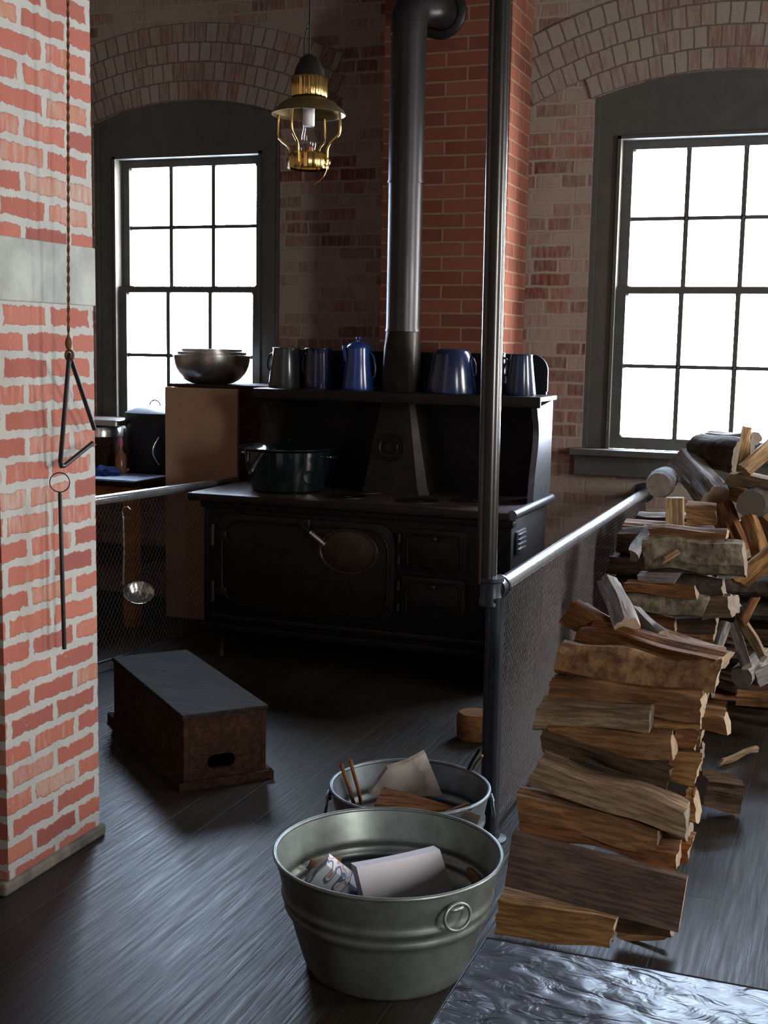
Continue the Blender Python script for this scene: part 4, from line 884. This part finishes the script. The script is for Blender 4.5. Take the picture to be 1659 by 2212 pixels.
# ------------------------------------------------------------------ firewood
def log_obj(label, p, q, h, d, kind, wood, bark, roll=0.0, end=None, seed=0, bow=0.0, group=None, name='firewood_log'):
    p, q = Vector(p), Vector(q); L = (q-p).length; X = (q-p).normalized()
    Y = Vector((0, 1, 0)); Y = (Y-X*X.dot(Y))
    if Y.length < .3: Y = Vector((0, 0, 1))-X*X.z
    if Y.length < .3: Y = Vector((1, 0, 0))-X*X.x
    Y.normalize(); Z = X.cross(Y)
    if Z.z < -.2: Z, Y = -Z, -Y
    rr = random.Random(seed)
    if kind == 'board': poly = [(-.5, -.5, 0), (.5, -.5, 0), (.5, .5, 0), (-.5, .5, 0)]
    elif kind == 'round': poly = [(.5*math.cos(a), .5*math.sin(a), 1) for a in [2*PI*k/18 for k in range(18)]]
    elif kind == 'bark':        # bark side to the viewer
        poly = [(.5, -.4, 0), (.45, .35, 0), (.1, .5, 0)]+[(-.45+.1*abs(math.cos(a)), .5*math.cos(a), 1) for a in [.35+(PI-.7)*k/6 for k in range(7)]]+[(.0, -.5, 0)]
        poly = [(.5, -.38, 0), (.5, .38, 0), (.05, .5, 1), (-.30, .42, 1), (-.46, .18, 1), (-.5, -.1, 1), (-.42, -.38, 1), (-.1, -.5, 0)]
    else:                       # split: raw faces to the viewer
        j = lambda a: a+rr.uniform(-.07, .07)
        poly = [(-.5, j(-.45), 0), (j(.0), -.5, 0), (.5, j(-.3), 1), (.5, j(.3), 1), (j(.1), .5, 0), (-.46, j(.35), 0)]
    # resample
    pts = []
    for i in range(len(poly)):
        a, b = poly[i], poly[(i+1) % len(poly)]; l = math.hypot((a[0]-b[0])*d, (a[1]-b[1])*h); m = max(1, int(l/.012))
        for k in range(m): pts.append((a[0]+(b[0]-a[0])*k/m, a[1]+(b[1]-a[1])*k/m, a[2] and b[2] if kind != 'bark' else a[2]))
    K = max(8, int(L/.025)); bm = bmesh.new(); rings = []; n = len(pts)
    off = Vector((seed*3.7, seed*1.3, 0)); amp = {'board': .0012, 'round': .004, 'bark': .009, 'split': .013}[kind]
    e0, e1 = rr.uniform(-.012, .012), rr.uniform(-.012, .012)
    for i in range(K+1):
        f = i/K; x = -L/2+L*f; ring = []
        tap = 1-.10*rr.random()*0+.05*math.sin(3*f+seed)
        if kind == 'board': tap = 1
        else: tap *= 1+.16*noise.noise(Vector((x*7, seed*2.3, 1)))
        wy, wz = (0, 0) if kind in ('board', 'round') else (.014*noise.noise(Vector((x*6, seed*5.1, 3))), .016*noise.noise(Vector((x*6, seed*4.1, 7))))
        cy = bow*math.sin(PI*f)
        for (a, b, _) in pts:
            aa, bb = a*d*tap, b*h*tap+cy
            dv = Vector((x*2.2, a*5.5, b*5.5))+off
            r_ = noise.noise(dv*1.0)*amp+noise.noise(Vector((x*5, a*22, b*22))+off)*amp*.6
            ln = math.hypot(a, b)+1e-6
            ex_ = 0
            if i in (0, K) and kind != 'board': ex_ = (noise.noise(Vector((a*4, b*4, seed+i)))*.008)+(e0 if i == 0 else e1)*b*2
            ring.append(bm.verts.new((x+ex_, aa+a/ln*r_+wy, bb+b/ln*r_+wz)))
        rings.append(ring)
    for q0, q1 in zip(rings, rings[1:]):
        for k in range(n): bm.faces.new((q0[k], q0[(k+1) % n], q1[(k+1) % n], q1[k])).material_index = 1 if pts[k][2] else 0
    for rg_ in (rings[0][::-1], rings[-1]):
        bm.faces.new(rg_).material_index = 2
    o = build(name, bm, [wood, bark, end or (M_ENDG if wood in (M_LGREY, M_LDARK, M_LSILV) else M_END)], None, 50)
    MM = Matrix((X, Y, Z)).transposed().to_4x4() @ Matrix.Rotation(roll, 4, 'X'); MM.translation = (p+q)/2; o.matrix_world = MM
    return tag(o, label, 'firewood', group)
def LG(label, ax, ay, bx, by, y0, y1, thpx, kind, wood, bark=None, d=None, seed=[0], **k):
    """firewood between two seen end centres standing at the depths y0, y1 in the place; thpx = seen thickness"""
    p, q = at(ax, ay, y=y0), at(bx, by, y=y1); h = thpx*mpp((p+q)/2); d = d or h*1.05
    seed[0] += 1; h *= .93 if kind != 'board' else 1; sh = Vector((0, d/2+(.022*math.sin(seed[0]*2.4) if kind != 'board' and seed[0] < 23 else 0), 0))
    return log_obj(label, p+sh, q+sh, h, d, kind, wood, bark or M_BARKB, seed=seed[0], group='stacked firewood', **k)
# front stack, from the floor up
LG('tan split log on the floor, bottom left of the front stack', 1070, 1977, 1322, 2020, 2.93, 2.93, 84, 'split', M_LTAN, d=.10)
LG('dark wedge of wood on the floor right of the bottom tan log', 1332, 1992, 1448, 2016, 3.02, 3.02, 44, 'split', M_LDARK, d=.09)
LG('thin pale stick on the floor under the bottom right of the front stack', 1335, 2042, 1440, 2036, 3.05, 3.05, 9, 'split', M_LTAN, d=.02)
LG('wide grey brown plank lying across the bottom of the front stack', 1098, 1858, 1474, 1958, 2.93, 2.93, 122, 'board', M_BOARD, d=.032)
LG('rusty thin split log just above the wide plank', 1125, 1792, 1462, 1856, 3.0, 3.0, 44, 'split', M_LRUST, d=.12)
LG('orange chunk at the right end above the wide plank', 1425, 1838, 1486, 1850, 3.07, 3.07, 55, 'split', M_ORANGE, d=.10)
LG('dark brown frayed log under the long pale split log', 1118, 1745, 1421, 1812, 3.02, 3.02, 54, 'split', M_LBRN, d=.12)
LG('short dark log right of the frayed brown one', 1424, 1800, 1484, 1815, 3.09, 3.09, 50, 'split', M_LDARK, d=.12)
LG('long pale grey and tan split log slanting through the middle of the front stack', 1148, 1672, 1480, 1784, 3.02, 3.02, 78, 'split', M_LGREY, d=.11)
LG('round yellowish log end right of the long pale split log', 1478, 1745, 1503, 1748, 3.13, 3.13, 72, 'split', M_LTAN, d=.10)
LG('dark twisted log above the long pale split log', 1165, 1605, 1440, 1694, 3.09, 3.09, 62, 'split', M_LDARK, d=.11)
LG('short pale ended log at the right edge of the middle of the stack', 1446, 1664, 1506, 1670, 3.14, 3.14, 58, 'split', M_LTAN, d=.10)
LG('brown curved log with a pale right tip below the grey one', 1185, 1588, 1450, 1618, 3.13, 3.13, 52, 'split', M_LBRN, d=.11)
LG('short brown log beside the pale tip of the curved log', 1450, 1605, 1500, 1615, 3.19, 3.19, 36, 'split', M_LRUST, d=.10)
LG('grey brown log with a clean cut right end at the left of the stack', 1160, 1541, 1407, 1551, 3.16, 3.16, 66, 'split', M_LGREY, d=.12)
LG('small yellow brown log right of the clean cut grey log', 1408, 1560, 1512, 1567, 3.20, 3.20, 42, 'split', M_LTAN, d=.10)
LG('dark stub sticking out farthest right of the front stack', 1512, 1562, 1568, 1570, 3.25, 3.25, 44, 'split', M_LBRN, d=.10)
LG('long brown log second from the top of the front stack', 1188, 1489, 1515, 1527, 3.20, 3.20, 56, 'split', M_LBRN, d=.12)
LG('thick bark covered log with a frosted top edge crowning the front stack', 1196, 1437, 1545, 1478, 3.22, 3.22, 80, 'bark', M_LBRN, M_BARKB, d=.11)
LG('orange brown split face slanting on top of the front stack', 1262, 1372, 1552, 1440, 3.42, 3.28, 50, 'split', M_LRUST, d=.13)
LG('brown wedge leaning at the top left of the front stack', 1232, 1325, 1330, 1378, 3.50, 3.45, 54, 'split', M_LRUST, d=.09)
LG('short grey weathered billet standing on top of the front stack', 1312, 1262, 1350, 1360, 3.62, 3.40, 46, 'split', M_LSILV, d=.06, end=M_END)
LG('blue grey slab beside the short weathered billet', 1368, 1325, 1428, 1385, 3.55, 3.45, 34, 'split', M_LSILV, d=.04)
LG('rusty stick tip lying on the right top of the front stack', 1440, 1378, 1545, 1420, 3.50, 3.36, 30, 'split', M_LTAN, d=.06)
# second stack against the railing
Y2 = 4.45
LG('lichen grey bark log across the middle of the second stack', 1355, 1302, 1522, 1318, Y2, Y2, 46, 'bark', M_LGREY, M_BARK, d=.10)
LG('thin rusty red log above the lichen grey one', 1345, 1270, 1502, 1286, Y2, Y2, 24, 'split', M_LRUST, d=.10)
LG('dark red log with a pale end below the lichen grey one', 1360, 1343, 1456, 1350, Y2, Y2, 34, 'split', M_LRUST, d=.12)
LG('grey square ended log at the right of the second stack', 1520, 1318, 1584, 1312, Y2+.05, Y2+.02, 50, 'split', M_LGREY, d=.12)
LG('small pale grey slab above the rusty red log', 1378, 1248, 1462, 1252, Y2+.04, Y2+.04, 26, 'split', M_LSILV, d=.10)
LG('dark knobbly log above the square ended grey log', 1452, 1268, 1560, 1276, Y2+.06, Y2+.06, 48, 'bark', M_LDARK, M_BARKD, d=.12)
LG('broad lichen covered log near the top of the second stack', 1390, 1202, 1606, 1214, Y2+.08, Y2+.08, 76, 'bark', M_LGREY, M_BARK, d=.13)
LG('thin curved log lying along the top of the broad lichen log', 1402, 1156, 1568, 1160, Y2+.14, Y2+.14, 26, 'split', M_LBRN, d=.12)
LG('slim grey stick standing beside the mesh at the second stack', 1368, 1205, 1396, 1142, Y2+.02, Y2+.25, 24, 'split', M_LSILV, d=.03)
LG('tiny pale splinter lying on the broad lichen log', 1432, 1212, 1466, 1194, Y2+.03, Y2+.06, 9, 'split', M_LPALE, d=.015)
LG('dark log low in the gap right of the second stack', 1455, 1352, 1545, 1352, Y2+.06, Y2+.06, 40, 'split', M_LDARK, d=.12)
ORD = ['bottom', 'second', 'third', 'fourth', 'fifth', 'sixth', 'seventh', 'eighth', 'ninth']
for k in range(5):                                  # lower courses that carry the second stack
    log_obj('long dark log in the %s course of the second stack, behind the front stack' % ORD[k], (-.90, Y2+.09, .046+.088*k), (-.44, Y2+.09, .046+.088*k), .086, .14, 'split', [M_LDARK, M_LBRN][k % 2], M_BARKD, seed=200+k, group='low logs behind the front stack')
# heap under the window
Y3 = 5.45
def cyl_log(label, px, py, y, rpx, L, dirv, bark, end, seed):
    p = at(px, py, y=y); r = rpx*mpp(p); return log_obj(label, p, p+Vector(dirv).normalized()*L, 2*r, 2*r, 'round', M_LGREY, bark, seed=seed, end=end, group='stacked firewood')
cyl_log('round log with a flat grey cut end facing out at the end of the rail', 1423, 1049, 5.2, 28, .30, (-.05, 1, .0), M_BARKD, M_ENDG, 301)
cyl_log('round dark log end in the upper right of the heap', 1622, 1090, 5.2, 30, .20, (.15, 1, 0), M_BARKD, simple('dark_log_end', (.09, .07, .05), .9), 302)
LG('upright rectangular tan block standing on the second stack', 1456, 1144, 1456, 1076, 5.09, 5.09, 37, 'board', M_LPALE, d=.05)
LG('split log with a shredded frosty upper edge below the sill', 1472, 998, 1545, 1078, 5.62, 5.34, 66, 'split', M_LSILV, M_BARKD, d=.10, end=M_END)
LG('dark bark log at the very top of the heap before the window', 1500, 975, 1602, 990, 5.65, 5.5, 78, 'bark', M_LGREY, M_BARKD, d=.14)
LG('thick bluish white split face on the topmost dark log', 1530, 945, 1632, 950, 5.75, 5.65, 26, 'split', M_LSILV, d=.10)
LG('tall pale splinter standing up in front of the window', 1600, 1016, 1617, 925, 5.35, 5.45, 24, 'split', M_LPALE, d=.03)
LG('pale split stick slanting up to the right edge of the photo', 1606, 1018, 1672, 958, 5.3, 5.4, 36, 'split', M_LPALE, d=.04)
LG('grey split log lying level at the right edge under the pale stick', 1575, 1036, 1690, 1052, 5.35, 5.3, 34, 'split', M_LGREY, d=.10)
LG('tan log lying level just under the grey one at the right edge', 1570, 1064, 1690, 1080, 5.44, 5.42, 34, 'split', M_LTAN, d=.10)
LG('brown chunk behind the upright tan block', 1482, 1110, 1545, 1120, 5.2, 5.2, 50, 'split', M_LBRN, d=.14)
LG('orange brown log sloping behind the broad lichen log', 1560, 1095, 1602, 1205, 5.26, 5.12, 54, 'split', M_LRUST, d=.07)
LG('yellowish split log standing steeply at the right edge', 1612, 1125, 1650, 1215, 5.05, 4.92, 34, 'split', M_LTAN, d=.05)
LG('long tan split log slanting up to the right beside the broad lichen log', 1592, 1262, 1690, 1176, 4.70, 4.78, 46, 'split', M_LTAN, d=.06)
LG('dark brown slab between the orange log and the right edge', 1640, 1120, 1690, 1190, 5.3, 5.2, 44, 'split', M_LBRN, d=.07)
LG('slim grey upright stick below the square ended grey log', 1543, 1425, 1562, 1345, 4.7, 4.85, 26, 'split', M_LSILV, d=.03)
LG('grey crooked stick leaning left low at the right edge', 1585, 1350, 1612, 1440, 4.85, 4.7, 26, 'split', M_LSILV, d=.03)
LG('thin grey stick leaning right low at the right edge', 1600, 1335, 1650, 1425, 4.9, 4.75, 20, 'split', M_LGREY, d=.03)
LG('short brown stick above the two crooked grey sticks', 1600, 1345, 1634, 1296, 4.85, 4.9, 24, 'split', M_LRUST, d=.03)
LG('pinkish grey block low at the right edge of the photo', 1630, 1472, 1690, 1440, 4.75, 4.8, 38, 'split', M_LSILV, d=.06)
cyl_log('small round log with a dark hollow end low in the heap', 1602, 1462, 4.75, 24, .30, (.2, 1, .05), M_LSILV, M_ENDG, 303)
LG('dark slab lying near the floor at the right edge', 1590, 1512, 1690, 1516, 4.95, 4.95, 28, 'split', M_LBRN, d=.12)
LG('dark brown log on the floor at the right edge behind the stack', 1570, 1545, 1690, 1556, 4.95, 4.95, 36, 'split', M_LDARK, d=.12)
LG('charred black wedge lying on the floor right of the front stack', 1510, 1712, 1588, 1724, 4.0, 4.06, 72, 'split', M_LDARK, M_BARKD, d=.10)
LG('thin pale slat lying on the floor behind the black wedge', 1556, 1648, 1632, 1620, 4.55, 4.75, 12, 'split', M_LGREY, d=.02)
k = 0
for row in range(8):                                # inner logs of the heap, piled from the floor
    z = .05+.098*row; off = .03*(row % 2)
    for place, x0, x1, yc, dd, top in (('left rear', -.91+off, -.54+off, 5.63, .20, 8), ('right rear', -.52+off, -.14+off, 5.63, .20, 8), ('left middle', -.91+off, -.54+off, 5.335, .19, 8), ('right middle', -.52+off, -.14+off, 5.35, .19, 6), ('left front', -.90+off, -.50+off, 5.12, .16, 8)):
        rr = random.Random(900+k); k += 1
        if row >= top: continue
        log_obj('dark log in the %s course of the heap under the window, %s' % (ORD[row], place), (x0, yc+rr.uniform(-.01, .01), z), (x1, yc+rr.uniform(-.01, .01), z+rr.uniform(-.004, .004)), .090, dd, 'split' if rr.random() < .6 else 'bark', rr.choice([M_LDARK, M_LBRN, M_LDARK, M_LRUST]), M_BARKD, seed=400+k, group='inner logs of the heap under the window')
